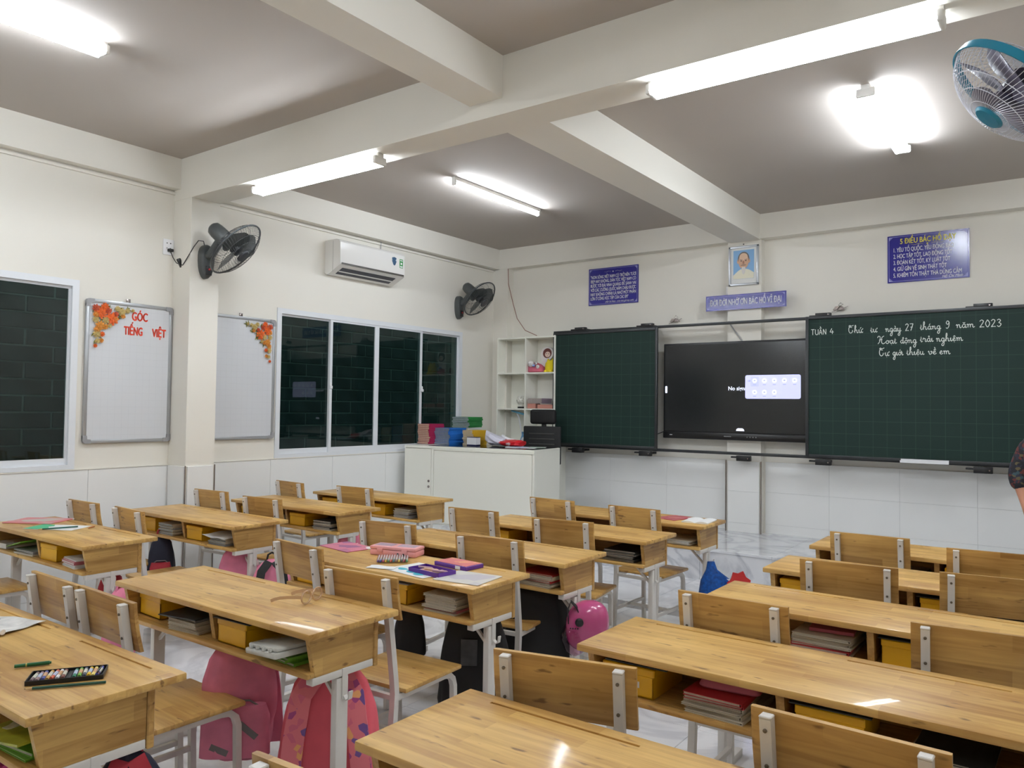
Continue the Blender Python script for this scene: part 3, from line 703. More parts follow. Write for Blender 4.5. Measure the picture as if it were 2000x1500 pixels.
# crayon tray (M0)
t = thing('crayon_tray', 'open black tray of pastel crayons on the lower left desk', 'crayon tray', (-2.127, .968, Z0), 0, rot=(0, 0, math.atan2(1.007 - .862, -2.018 + 2.117)))
b = B(); TW, TD = .175, .082
b.box((0, 0, .001), (TW, TD, .002))
for c_, d_ in (((0, -TD / 2, .006), (TW, .003, .012)), ((0, TD / 2, .006), (TW, .003, .012)), ((-TW / 2, 0, .006), (.003, TD, .012)), ((TW / 2, 0, .006), (.003, TD, .012)), ((.004, 0, .003), (.012, TD, .006))): b.box(c_, d_, bev=.0008, seg=1)
link('tray', b.done('tray', BLK), t)
cols = [(120, 96, 100), (150, 120, 120), (80, 90, 160), (214, 170, 90), (196, 90, 60), (225, 225, 225), (120, 70, 60), (40, 120, 90), (110, 170, 60), (60, 70, 90), (230, 190, 50), (236, 214, 120), (80, 84, 170), (110, 70, 56)]
CRN = ['leftmost mauve', 'dusty pink', 'left blue', 'orange-yellow', 'rust red', 'white', 'reddish brown', 'dark teal green', 'light green', 'slate blue', 'bright yellow', 'pale yellow', 'right violet blue', 'rightmost brown']
slots = [-.075 + i * .0112 for i in range(7)] + [.018 + i * .0112 for i in range(6)] + [.018 + 6 * .0093]
for i, c_ in enumerate(cols):
    mm2 = mat('crayon_%d' % i, c_, .5); mw = mat('crayon_wrap_%d' % (i % 3), [(210, 206, 190), (180, 190, 215), (205, 160, 120)][i % 3], .6)
    k = solo('crayon', CRN[i] + ' crayon in the open black tray', 'crayon', B().tube([(0, -.031, 0), (0, -.012, 0)], .0047, 8, 0).tube([(0, -.012, 0), (0, .018, 0)], .0049, 8, 1).tube([(0, .018, 0), (0, .030, 0), (0, .033, 0)], [.0047, .0047, .0025], 8, 0).done('crayon', [mm2, mw]), (0, 0, 0), (0, 0, 0), 'crayons in the black tray')
    rz = t.rotation_euler[2]; off = Vector((slots[i], random.uniform(-.003, .003), .0085)); off.rotate(Euler((0, 0, rz)))
    k.location = Vector(t.location) + off; k.rotation_euler = (0, 0, rz + random.uniform(-.08, .08))
def stick(name, label, cat, a, b_, r, segs, mats):
    a = Vector(a); b_ = Vector(b_); d = b_ - a; L_ = d.length
    bb = B()
    for s0, s1, r0, r1, mi in segs: bb.tube([(s0 * L_, 0, 0), (s1 * L_, 0, 0)], [r * r0, r * r1], 6 if cat == 'pencil' else 12, mi)
    return solo(name, label, cat, bb.done(name, mats), a, (0, 0, math.atan2(d.y, d.x)))
GRN = mat('green_barrel', (24, 92, 50), .3); DGR = mat('dark_green_pencil', (18, 78, 66), .35); TIPW = mat('bare_wood_tip', (214, 180, 130), .6); GOLD = mat('gold_band', (190, 170, 90), .35, .3)
stick('marker_pen', 'green marker pen lying left of the black crayon tray', 'pen', (-2.306, .912, Z0 + .006), (-2.264, .987, Z0 + .006), .0052, [(0, .30, .9, .9, 0), (.30, .34, .95, .95, 1), (.34, .95, 1, 1, 0), (.95, 1, .7, .6, 0)], [GRN, GOLD])
stick('pencil', 'dark green pencil lying along the front of the crayon tray', 'pencil', (-2.112, .858, Z0 + .004), (-2.004, 1.006, Z0 + .004), .0036, [(.1, 1, 1, 1, 0), (.02, .1, .35, 1, 1), (0, .02, .1, .35, 2)], [DGR, TIPW, BLK])
# folded newspaper / printed bag on M0
NEWS = mat('newspaper_print', (224, 222, 218), .6, noise=.3, nscale=20)
t = thing('folded_cloth', 'folded white printed sheet with red stripe on lower left desk', 'cloth', (-2.79, 1.04, Z0), .32)
b = paper_mesh(.24, .17, .004, 9, 12); link('sheet', b.done('sheet', NEWS), t)
link('roll_edge', B().tube([(-.12, -.07, .012), (0, -.078, .014), (.125, -.07, .012)], [.011, .012, .010], 10, flat=.8).done('roll_edge', NEWS), t)
link('red_stripe', B().tube([(.085, -.0735, .0135), (.10, -.072, .0135)], [.0128, .0126], 10, flat=.8).done('red_stripe', RED), t)
link('green_print', B().box((-.05, .01, .0125), (.07, .05, .001)).done('green_print', mat('print_green', (60, 90, 80), .6)), t)
# spectacles on M1
AMB = mat('amber_plastic', (214, 176, 140), .15, coat=.6, alpha=.75)
t = thing('spectacles', 'clear amber-rimmed spectacles lying open on the bare desktop', 'spectacles', (-2.250, 1.865, Z0), math.radians(104))
def rimm(cx):
    return [(cx + .027 * math.cos(a), 0, .025 + .022 * math.sin(a)) for a in [2 * math.pi * i / 20 for i in range(21)]]
for cx in (-.032, .032):
    rm = link('lens_rim', B().tube(rimm(cx), .0034, 6, cap=False).done('lens_rim', AMB), t)
    link('lens', B().lathe([(.024, -.0005), (.024, .0005)], 20, M=Matrix.Translation((cx, 0, .022)) @ Matrix.Rotation(math.pi / 2, 4, 'X')).done('lens', CLEAR), rm)
    s = -1 if cx < 0 else 1
    link('temple', B().path([(s * .060, .002, .030), (s * .062, .05, .026), (s * .062, .09, .020), (s * .060, .118, .012), (s * .058, .135, .004)], .003, .011, up=(1, 0, 0)).done('temple', AMB), t)
link('bridge', B().tube([(-.008, 0, .026), (0, -.002, .029), (.008, 0, .026)], .0022, 6).done('bridge', AMB), t)
# M2 items
def printed(name, base, c2, scale=14, rough=.4):
    return speckle(name, [(0, base), (.45, c2), (.75, tuple(int((a + b) / 2) for a, b in zip(base, c2))), (.9, (235, 230, 225))], scale, rough)
flat('magazine', 'pink glossy comic booklet at left end of the crayon-box desk', 'magazine', .25, .17, .004, printed('pink_magazine', (206, 120, 140), (150, 90, 130)), (-2.985, 2.695, Z0), -.15)
t = thing('pencil_case', 'long pale pink hard pencil case with clear lid windows', 'pencil case', (-2.655, 2.715, Z0), math.radians(16))
PCP = mat('pale_pink_plastic', (232, 160, 160), .35)
link('body', B().box((0, 0, .014), (.245, .10, .028), bev=.006).done('body', PCP), t); link('lid', B().box((0, 0, .036), (.247, .102, .016), bev=.006).done('lid', PCP), t)
for s in (-.06, .06):
    wv = link('window_insert', B().box((s, 0, .0445), (.095, .06, .002), bev=.0008, seg=1).done('window_insert', mat('lilac_clear', (216, 190, 206), .15)), t)
    link('catch', B().box((s * 1.1, -.052, .026), (.03, .004, .018), bev=.001).done('catch', PCP), t)
for s in (-.03, .0): link('print_dot', B().box((.06 + s, -.0508, .012), (.008, .001, .01)).done('print_dot', COV['darkc'], False), t)
t = thing('pen_pack', 'clear packet of many colour pens on the crayon-box desk', 'pens', (-2.565, 2.595, Z0), math.radians(42))
link('sleeve', B().box((0, .02, .006), (.15, .13, .012), bev=.004).done('sleeve', CLEAR), t)
pc = [(70, 40, 110), (40, 60, 150), (150, 60, 90), (200, 160, 40), (60, 120, 60), (180, 60, 40), (30, 110, 120), (120, 80, 50), (220, 190, 70), (50, 50, 60), (140, 40, 60), (30, 140, 90)]
for i in range(12):
    x = -.066 + i * .012
    p_ = link('pen', B().tube([(x, -.03, .008), (x, .085, .008)], .0045, 8, 0).tube([(x, -.055, .008), (x, -.03, .008)], [.0045, .0045], 8, 1).tube([(x, -.068, .008), (x, -.055, .008)], [.0015, .0045], 8, 1).done('pen', [mat('pen_body', (206, 206, 208), .2), mat('pen_%d' % i, pc[i], .35)]), t)
solo('paper_sheet', 'small blank white paper slip beside the packet of pens', 'paper', paper_mesh(.13, .06, .002, 2).done('paper', PAP), (-2.49, 2.452, Z0), (0, 0, .35))
t = thing('paper_sheet', 'white sheet with turquoise leaf prints under the purple crayon box', 'paper', (-2.32, 2.52, Z0), math.radians(-8))
link('sheet', paper_mesh(.27, .20, .0008, 6).done('sheet', PAP), t)
TQ = mat('turquoise_print', (70, 180, 200), .5)
for cx_, cy_ in ((-.07, -.045), (.0, -.055), (.06, -.065), (-.02, -.02)):
    link('print', B().prism([(cx_ + .028 * math.cos(a) * (1 + .2 * math.sin(3 * a)), cy_ + .017 * math.sin(a)) for a in [2 * math.pi * i / 14 for i in range(14)]], .0028, .0034).done('print', TQ, False), t)
PUR = mat('purple_card', (88, 40, 140), .4); CRW = mat('peach_crayon', (226, 190, 160), .5)
t = thing('crayon_box', 'open purple box bottom with pale crayons jumbled inside', 'box', (-2.245, 2.51, Z0), math.radians(-6))
b = B(); b.box((0, 0, .001), (.19, .10, .002))
for c_, d_ in (((0, -.05, .01), (.19, .003, .02)), ((0, .05, .01), (.19, .003, .02)), ((-.095, 0, .01), (.003, .10, .02)), ((.095, 0, .01), (.003, .10, .02))): b.box(c_, d_)
link('tray', b.done('tray', PUR, False), t)
for i in range(12):
    a = random.uniform(-.5, .5) + (1.4 if i > 8 else 0)
    cx_ = -.055 + i * .0105 if i <= 8 else -.05 + (i - 9) * .05; cy_ = random.uniform(-.012, .012)
    k = solo('crayon', 'pale wrapped crayon inside the open purple box', 'crayon', B().tube([(-.035, 0, 0), (.03, 0, 0), (.037, 0, 0)], [.0048, .0048, .002], 8).done('crayon', [CRW, mat('crayon_lilac', (200, 160, 170), .5)][i % 2]), (0, 0, 0), (0, 0, 0), 'crayons in the purple box')
    off = Vector((cx_, cy_, .0075 + (.009 if i > 8 else 0))); off.rotate(Euler((0, 0, math.radians(-6)))); k.location = Vector((-2.245, 2.51, Z0)) + off
    k.rotation_euler = (0, 0, (1.4 if i <= 8 else .2) + random.uniform(-.15, .15))
t = thing('crayon_case', 'closed purple box with orange and pink printed top', 'box', (-2.25, 2.695, Z0), math.radians(-5))
link('tray', B().box((0, 0, .009), (.20, .115, .018), bev=.002, seg=1).done('tray', PUR), t); link('picture', B().box((0, 0, .0188), (.19, .105, .0014)).done('picture', printed('crayon_lid_print', (216, 120, 120), (230, 160, 120), 20), False), t)
link('tape', B().box((.05, -.058, .009), (.03, .001, .014)).done('tape', WHT, False), t)
flat('colouring_book', 'pale colouring booklet at right end of the crayon-box desk', 'book', .22, .20, .004, printed('pale_print', (216, 212, 204), (196, 190, 196), 9), (-2.062, 2.53, Z0), .12)
# L1 items
flat('magazine', 'large pink and blue picture magazine on the window-side desk', 'magazine', .30, .22, .005, printed('magazine_two', (206, 120, 124), (190, 180, 170), 8), (-5.035, 2.10, Z0), .55)
t = thing('drawing', 'white paper with green painted corner on the window-side desk', 'paper', (-4.70, 2.06, Z0), .5)
link('sheet', paper_mesh(.30, .17, .001, 11).done('sheet', PAP), t)
link('green_patch', B().prism([(-.148, -.08), (-.148, .078), (-.07, .07), (-.045, .03), (-.06, .0), (-.03, -.03), (-.05, -.08)], .0026, .0034).done('green_patch', mat('painted_green', (80, 180, 130), .6), False), t)
stick('pencil', 'dark green pencil lying on the green and white drawing', 'pencil', (-4.66, 1.94, Z0 + .008), (-4.60, 2.125, Z0 + .008), .004, [(.1, 1, 1, 1, 0), (.0, .1, .2, 1, 1)], [DGR, TIPW])
stick('pencil', 'tiny orange pencil stub near the far edge beside the drawing', 'pencil', (-4.52, 2.14, Z0 + .004), (-4.565, 2.20, Z0 + .004), .0035, [(.1, 1, 1, 1, 0), (.0, .1, .2, 1, 1)], [mat('orange_stub', (190, 110, 50), .4), TIPW])
# M5 items
flat('magazine', 'red glossy magazine on the front middle desk', 'magazine', .16, .21, .004, printed('red_magazine', (176, 80, 90), (200, 130, 120), 16), (-2.15, 4.79, Z0), -.25)
t = thing('open_book', 'open white notebook on the front middle desk', 'book', (-1.965, 4.76, Z0), .1)
for s in (-1, 1):
    P = [(0, .002)] + [(s * .085 * k / 6, .003 + .009 * math.sin(math.pi * k / 6 * .9)) for k in range(1, 7)] + [(s * .085, 0), (0, 0)]
    link('page_block', B().prism(P, -.105, .105, 'y').done('page_block', PAP), t)

# ------------------------------------------------------------------ bags hanging below the desks
def backpack(label, loc, rz, w_, d_, h_, body, straps, group=None, pocket=True, pocket_m=None, stripe=None, name='backpack', cat='backpack', tilt=0, fold=.035):
    t = thing(name, label, cat, loc, rz, group, rot=(0, tilt, rz))
    hw, hd = w_ / 2, d_ / 2
    secs = [(-h_, hw * .75, hd * .75, 0, 0), (-h_ * .985, hw * .93, hd * .92, 0, 0), (-h_ * .9, hw, hd, 0, 0), (-h_ * .6, hw * .98, hd * 1.0, 0, 0), (-h_ * .35, hw * .88, hd * .85, 0, 0), (-h_ * .15, hw * .7, hd * .62, 0, 0), (-h_ * .05, hw * .45, hd * .4, 0, 0), (-h_ * .01, hw * .2, hd * .2, 0, 0)]
    if fold > .05: secs = [(z_, a_ * (.55 + .45 * min(1, 1.15 * (1 + z_ / h_) + .08)), d_ * (.6 + .4 * min(1, (1 + z_ / h_) * 1.2)), cx_, cy_) for z_, a_, d_, cx_, cy_ in secs]
    bb = B(); sd = random.uniform(0, 6); fR = []
    for i in range(19):
        q = i / 18; zz = -h_ * (1 - q); j = 0
        while j < len(secs) - 2 and zz > secs[j + 1][0]: j += 1
        a_, c_ = secs[j], secs[j + 1]; k_ = min(1, max(0, (zz - a_[0]) / (c_[0] - a_[0]))); hw_ = a_[1] + (c_[1] - a_[1]) * k_; hd_ = a_[2] + (c_[2] - a_[2]) * k_
        ring = []
        for k in range(36):
            a = 2 * math.pi * k / 36; ca, sa = math.cos(a), math.sin(a)
            f = 1 + fold * (math.sin(5 * a + sd + q * 5) + .7 * math.sin(9 * a - q * 7 + sd * 2)) * (.4 + .6 * math.sin(math.pi * min(1, q + .2)))
            ring.append(Vector((hw_ * f * math.copysign(abs(ca) ** .7, ca), hd_ * f * math.copysign(abs(sa) ** .7, sa), zz)))
        fR.append(ring)
    link('body', bb.rings(fR).done('body', body, True, 60), t)
    if pocket:
        link('front_pocket', B().loft([(-h_ * .92, hw * .7, .02, 0, -hd - .002), (-h_ * .9, hw * .78, .035, 0, -hd - .004), (-h_ * .6, hw * .76, .035, 0, -hd - .002), (-h_ * .5, hw * .66, .02, 0, -hd * .95)], 20, p=3.5).done('front_pocket', pocket_m or body, True, 60), t)
        link('zipper', B().tube([(-hw * .55, -hd * .98 - .008, -h_ * .52), (-hw * .3, -hd * .98, -h_ * .47), (hw * .3, -hd * .98, -h_ * .47), (hw * .55, -hd * .98 - .008, -h_ * .52)], .004, 6).done('zipper', GREYS), t)
    for s in (-1, 1):
        pts = [(s * hw * .15, hd * .3, -h_ * .04), (s * hw * .5, hd * 1.1, -h_ * .2), (s * hw * .62, hd * 1.25, -h_ * .5), (s * hw * .7, hd * 1.15, -h_ * .78), (s * hw * .72, hd * .9, -h_ * .95)]
        link('strap', B().path(pts, w_ * .2, .012).done('strap', straps, True, 60), t)
    link('handle', B().tube([(-.03, 0, -h_ * .04), (-.022, 0, .028), (0, 0, .040), (.022, 0, .028), (.03, 0, -h_ * .04)], .006, 6).done('handle', straps), t)
    if stripe:
        for s in (-1, 1):
            link('reflective_stripe', B().path([(s * hw * .12, -hd - .036, -h_ * (.62 if s > 0 else .86)), (s * hw * .5, -hd - .034, -h_ * (.74 if s > 0 else .80))], .022, .006, up=(0, 0, 1)).done('reflective_stripe', stripe), t)
    return t
backpack('pink backpack with grey reflective stripes under the spectacles desk', (-2.47, 1.73, .565), math.radians(44), .31, .15, .43, PINK, PINK, stripe=GREYS, fold=.07)
backpack('coral backpack with patterned straps by the nearest white desk leg', (-2.11, 1.84, .535), math.radians(222), .35, .15, .50, CORAL, PAT, pocket_m=PAT)
backpack('black backpack with grey square print by the crayon-box desk leg', (-2.10, 2.63, .575), math.radians(36), .31, .15, .46, BLKF, BLKF, pocket=False)
o = [q for q in bpy.data.objects if q.get('label', '').startswith('black backpack with grey')][0]
link('print_patch', B().box((-.02, -.078, -.19), (.07, .004, .11), bev=.001, seg=1).done('print_patch', mat('grey_print', (62, 60, 60), .5, noise=.5, nscale=30)), o)
backpack('narrow black bag hanging under the left of the crayon-box desk', (-2.36, 2.50, .545), math.radians(40), .14, .08, .22, BLKF, BLKF, pocket=False, name='shoulder_bag', cat='bag')
backpack('large black backpack behind the pink helmet', (-2.16, 3.20, .57), math.radians(32), .36, .17, .46, BLKF, BLKF, pocket=False)
backpack('pink bag on the outer hook of the third window-side desk', (-3.905, 2.93, .49), math.radians(235), .24, .12, .30, PINK, BLKF)
backpack('pink bag hanging inside the leg of third window-side desk', (-4.13, 2.86, .56), math.radians(50), .26, .10, .34, PINK, PINK, pocket=False)
backpack('pink cloth bag on outer hook of the green drawing desk', (-3.945, 2.05, .47), math.radians(85), .17, .08, .34, PINK, PINK, pocket=False)
backpack('small red bag inside the leg of the green drawing desk', (-4.16, 2.10, .51), math.radians(60), .14, .09, .2, REDF, REDF, pocket=False)
backpack('red and navy backpack near the window wall pillar', (-4.83, 2.76, .56), math.radians(58), .17, .12, .34, NAVY, REDF, pocket_m=REDF)
backpack('black and red bag under the crayon-tray desk', (-1.985, 1.06, .52), math.radians(242), .22, .12, .42, NAVY, REDF)
backpack('magenta bag under the crayon-tray desk at the picture corner', (-2.24, .86, .50), math.radians(-30), .2, .12, .36, MAG, MAG, pocket=False)
backpack('small pink bag under the second window-side desk', (-4.04, 3.70, .56), math.radians(46), .24, .10, .22, PINK, PINK, pocket=False)
# blue and red drawstring bag on M5
BLS = mat('blue_sequin', (16, 84, 168), .3, noise=.5, nscale=60); RDS = mat('red_print_cloth', (196, 44, 44), .5)
t = thing('cloth_bag', 'shiny blue and red pointed cloth bag on the front middle desk hook', 'bag', (-1.80, 4.715, .47), math.radians(35))
link('body', B().loft([(-.36, .10, .04, .01, 0), (-.34, .14, .055, .01, 0), (-.22, .145, .06, 0, 0), (-.12, .10, .045, -.03, 0), (-.05, .035, .025, -.06, 0), (0, .022, .012, -.065, 0)], 22, p=2.3).done('body', BLS, True, 60), t)
b = B(); pol = []
for i in range(15):
    a = 2 * math.pi * i / 15; rr = 1 + (.18 if i % 2 else -.05)
    pol.append((.095 + .065 * rr * math.cos(a), -.14 + .085 * rr * math.sin(a)))
link('red_patch', b.prism(pol, -.066, -.054, 'y').done('red_patch', RDS, False), t)
link('white_fringe', B().prism([(.02 + .02 * (i % 2), -.24 + i * .018) for i in range(9)] + [(.06, -.10), (.06, -.24)], -.062, -.05, 'y').done('white_fringe', WHT, False), t)
# pink helmet on M3 hook
HP = mat('pink_helmet', (190, 76, 128), .25, coat=.5, noise=.08)
t = thing('helmet', 'pink child helmet with clear visor hanging from a desk hook', 'helmet', (-1.835, 3.13, .405), 0, rot=(math.radians(8), 0, math.radians(30)))
b = B(); secs = []
for k in range(13):
    ph = math.pi * k / 12
    z = -.105 * math.cos(ph); q = math.sin(ph) ** .75 if 0 < k < 12 else .05
    secs.append((z + (.02 if k > 6 else 0), max(.1 * q, .004), max(.085 * q, .004), .012 * math.cos(ph) * -1, 0))
b.loft(secs, 26, p=2.1); link('shell', b.done('shell', HP, True, 60), t)
b = B(); R = []
for k in range(9):
    a = math.radians(-70 + 17.5 * k)
    R.append([Vector((-.045 + .075 * math.cos(ph) * .62 - .02, -.02 + .075 * math.sin(a) , -.03 + .08 * math.sin(ph))) for ph in [math.radians(100 + 20 * j) for j in range(9)]])
link('visor', B().loft([(-.115, .03, .05, -.055, -.01), (-.09, .055, .07, -.055, -.01), (-.04, .07, .08, -.055, -.01), (.005, .055, .075, -.05, -.005), (.02, .02, .04, -.04, 0)], 22, p=2.2).done('visor', glass_mat('smoky_visor', (.82, .62, .74)), True, 60), t)
link('hinge', B().lathe([(.019, 0), (.019, .008), (.014, .012), (.004, .012)], 20, M=Matrix.Translation((-.035, -.082, .058)) @ Matrix.Rotation(math.pi / 2, 4, 'X')).done('hinge', BLK), t)
for i in range(4): link('air_vent', B().box((-.075 + i * .011, -.080, .026), (.006, .006, .006), bev=.001).done('air_vent', BLK), t)
link('chin_strap', B().path([(-.03, -.05, .075), (-.05, -.04, .11), (-.075, -.035, .135), (-.09, -.03, .09), (-.085, -.035, .03)], .018, .004, up=(0, 1, 0)).path([(-.03, -.02, .09), (-.075, -.03, .135)], .018, .004, up=(0, 1, 0)).done('chin_strap', BLK), t)
link('lower_guard', B().path([(-.06, -.06, -.11), (0, -.075, -.125), (.06, -.05, -.118)], .03, .004, up=(0, 0, 1)).done('lower_guard', CLEAR), t)

# ------------------------------------------------------------------ whiteboards on the window wall
def whiteboard(label, y0, y1, z0, z1, flowers_left, letters):
    t = thing('whiteboard', label, 'whiteboard', (XL + .004, (y0 + y1) / 2, (z0 + z1) / 2))
    hw, hh = (y1 - y0) / 2, (z1 - z0) / 2
    link('face', B().box((.008, 0, 0), (.010, 2 * hw - .03, 2 * hh - .03)).done('face', WBRD, False), t)
    fr = B(); k = .026
    for s in (-1, 1):
        fr.box((.010, s * (hw - k / 2), 0), (.02, k, 2 * hh - .06), bev=.004); fr.box((.010, 0, s * (hh - k / 2)), (.02, 2 * hw - .06, k), bev=.004)
    link('rim', fr.done('rim', ALUG), t)
    for s in (-1, 1):
        for q in (-1, 1):
            pl = [(s * (hw - .055), q * hh), (s * (hw - .02), q * hh), (s * (hw - .006), q * (hh - .006)), (s * hw, q * (hh - .02)), (s * hw, q * (hh - .055)), (s * (hw - .028), q * (hh - .055)), (s * (hw - .03), q * (hh - .03)), (s * (hw - .055), q * (hh - .028))]
            if s * q < 0: pl = pl[::-1]
            link('corner_cap', B().prism(pl, -.002, .024, 'x').done('corner_cap', mat('grey_corner', (150, 150, 152), .5), False), t)
    link('hanger', B().box((.006, -.02, hh + .012), (.008, .03, .03), bev=.002).done('hanger', CHROME), t)
    # corner of paper flowers
    sg = -1 if flowers_left else 1
    rr = random.Random(3 if flowers_left else 8)
    pals = [mat('flower_orange', (232, 104, 36), .7, noise=.3, nscale=30), mat('flower_amber', (226, 150, 60), .7, noise=.3, nscale=30), mat('flower_cream', (210, 186, 120), .7, noise=.3, nscale=30), mat('flower_rust', (190, 80, 50), .7)]
    lf = mat('leaf_olive', (120, 120, 60), .7)
    spots = [(.05, .05, .045, 0), (.13, .10 if 0 else .085, .05, 0), (.20, .03, .03, 2), (.05, .14, .035, 1), (.03, .20, .03, 2), (.105, .03, .025, 3), (.24, .018, .02, 2), (.085, .145, .022, 1), (.02, .10, .025, 2), (.035, .25, .02, 2), (.16, .05, .02, 3), (.065, .20, .02, 0)]
    spots += [(.08, .005, .03, 0), (.17, .01, .022, 2), (.02, .02, .03, 3), (.155, .085, .022, 1), (.09, .10, .028, 2), (.03, .17, .026, 1), (.06, .245, .018, 1), (.21, .06, .018, 1), (.115, .135, .018, 2), (.02, .285, .015, 0), (.28, .012, .014, 2), (.02, .065, .024, 1)]
    if not flowers_left: spots = [(a * .85, b_ * 1.1, c_ * .9, d_) for a, b_, c_, d_ in spots]
    fl = mat('flower_x', (226, 120, 50), .7)
    for i, (a, b_, rad, pi) in enumerate(spots):
        bb = B()
        for ring, (rk, npet, zz) in enumerate(((1, 9, .004), (.72, 8, .010), (.42, 6, .016))):
            for j in range(npet):
                an = 2 * math.pi * j / npet + ring * .4 + rr.uniform(-.1, .1)
                d = Vector((0, math.cos(an), math.sin(an))); n_ = Vector((0, -math.sin(an), math.cos(an))); R0_ = rad * rk
                p = [Vector((zz, 0, 0)), d * R0_ * .5 + n_ * R0_ * .26 + Vector((zz + .004, 0, 0)), d * R0_ + n_ * R0_ * .1 + Vector((zz + .006, 0, 0)), d * R0_ - n_ * R0_ * .1 + Vector((zz + .006, 0, 0)), d * R0_ * .5 - n_ * R0_ * .26 + Vector((zz + .004, 0, 0))]
                bb.rings([p, [q + Vector((.0015, 0, 0)) for q in p]])
        link('paper_flower', bb.done('paper_flower', pals[pi], False), t, (.016, sg * (hw - .045 - a), hh - .045 - b_))
    bb = B()
    for i in range(26):
        a = rr.uniform(.01, .27); q = rr.uniform(0, .28 - a) if rr.random() < .6 else max(.0, .27 - a + rr.uniform(-.03, .02)); an = rr.uniform(0, 6.28)
        c_ = Vector((.001, sg * (hw - .02 - a), hh - .02 - q)); d = Vector((0, math.cos(an), math.sin(an))) * .02; n_ = Vector((0, -math.sin(an), math.cos(an))) * .006
        p = [c_ - d, c_ + n_, c_ + d, c_ - n_]; bb.rings([p, [v + Vector((.003, 0, 0)) for v in p]])
    lv = link('leaves', bb.done('leaves', lf, False), t, (.015, -sg * .02, -.02)); lv['kind'] = 'stuff'
    if letters:
        for tx, yc, zc, wd, ht in (('GÓC', .065, .408, .115, .062), ('TIẾNG', .02, .300, .135, .060), ('VIỆT', .215, .300, .105, .060)):
            link('lettering', fit_text(tx, wd, ht, RED, .065, ext=0), t, (.0145, yc, zc), LEFTW, label='red capital letters')
    return t
whiteboard('gridded whiteboard with orange paper flowers and red lettering, left of pillar', 2.575, 3.213, 1.13, 2.144, True, True)
whiteboard('gridded whiteboard with orange flowers in its right corner, right of pillar', 3.515, 4.152, 1.127, 2.143, False, False)

# ------------------------------------------------------------------ socket
t = thing('wall_socket', 'white double wall socket left of the pillar fan', 'socket', (XL + .001, 3.172, 2.603))
link('plate', B().box((.005, 0, 0), (.010, .085, .12), bev=.002).done('plate', WHT), t)
for zc in (-.008, .03): link('outlet', B().box((.0105, -.014, zc), (.001, .008, .008)).box((.0105, .014, zc), (.001, .008, .008)).done('outlet', BLK, False), t)

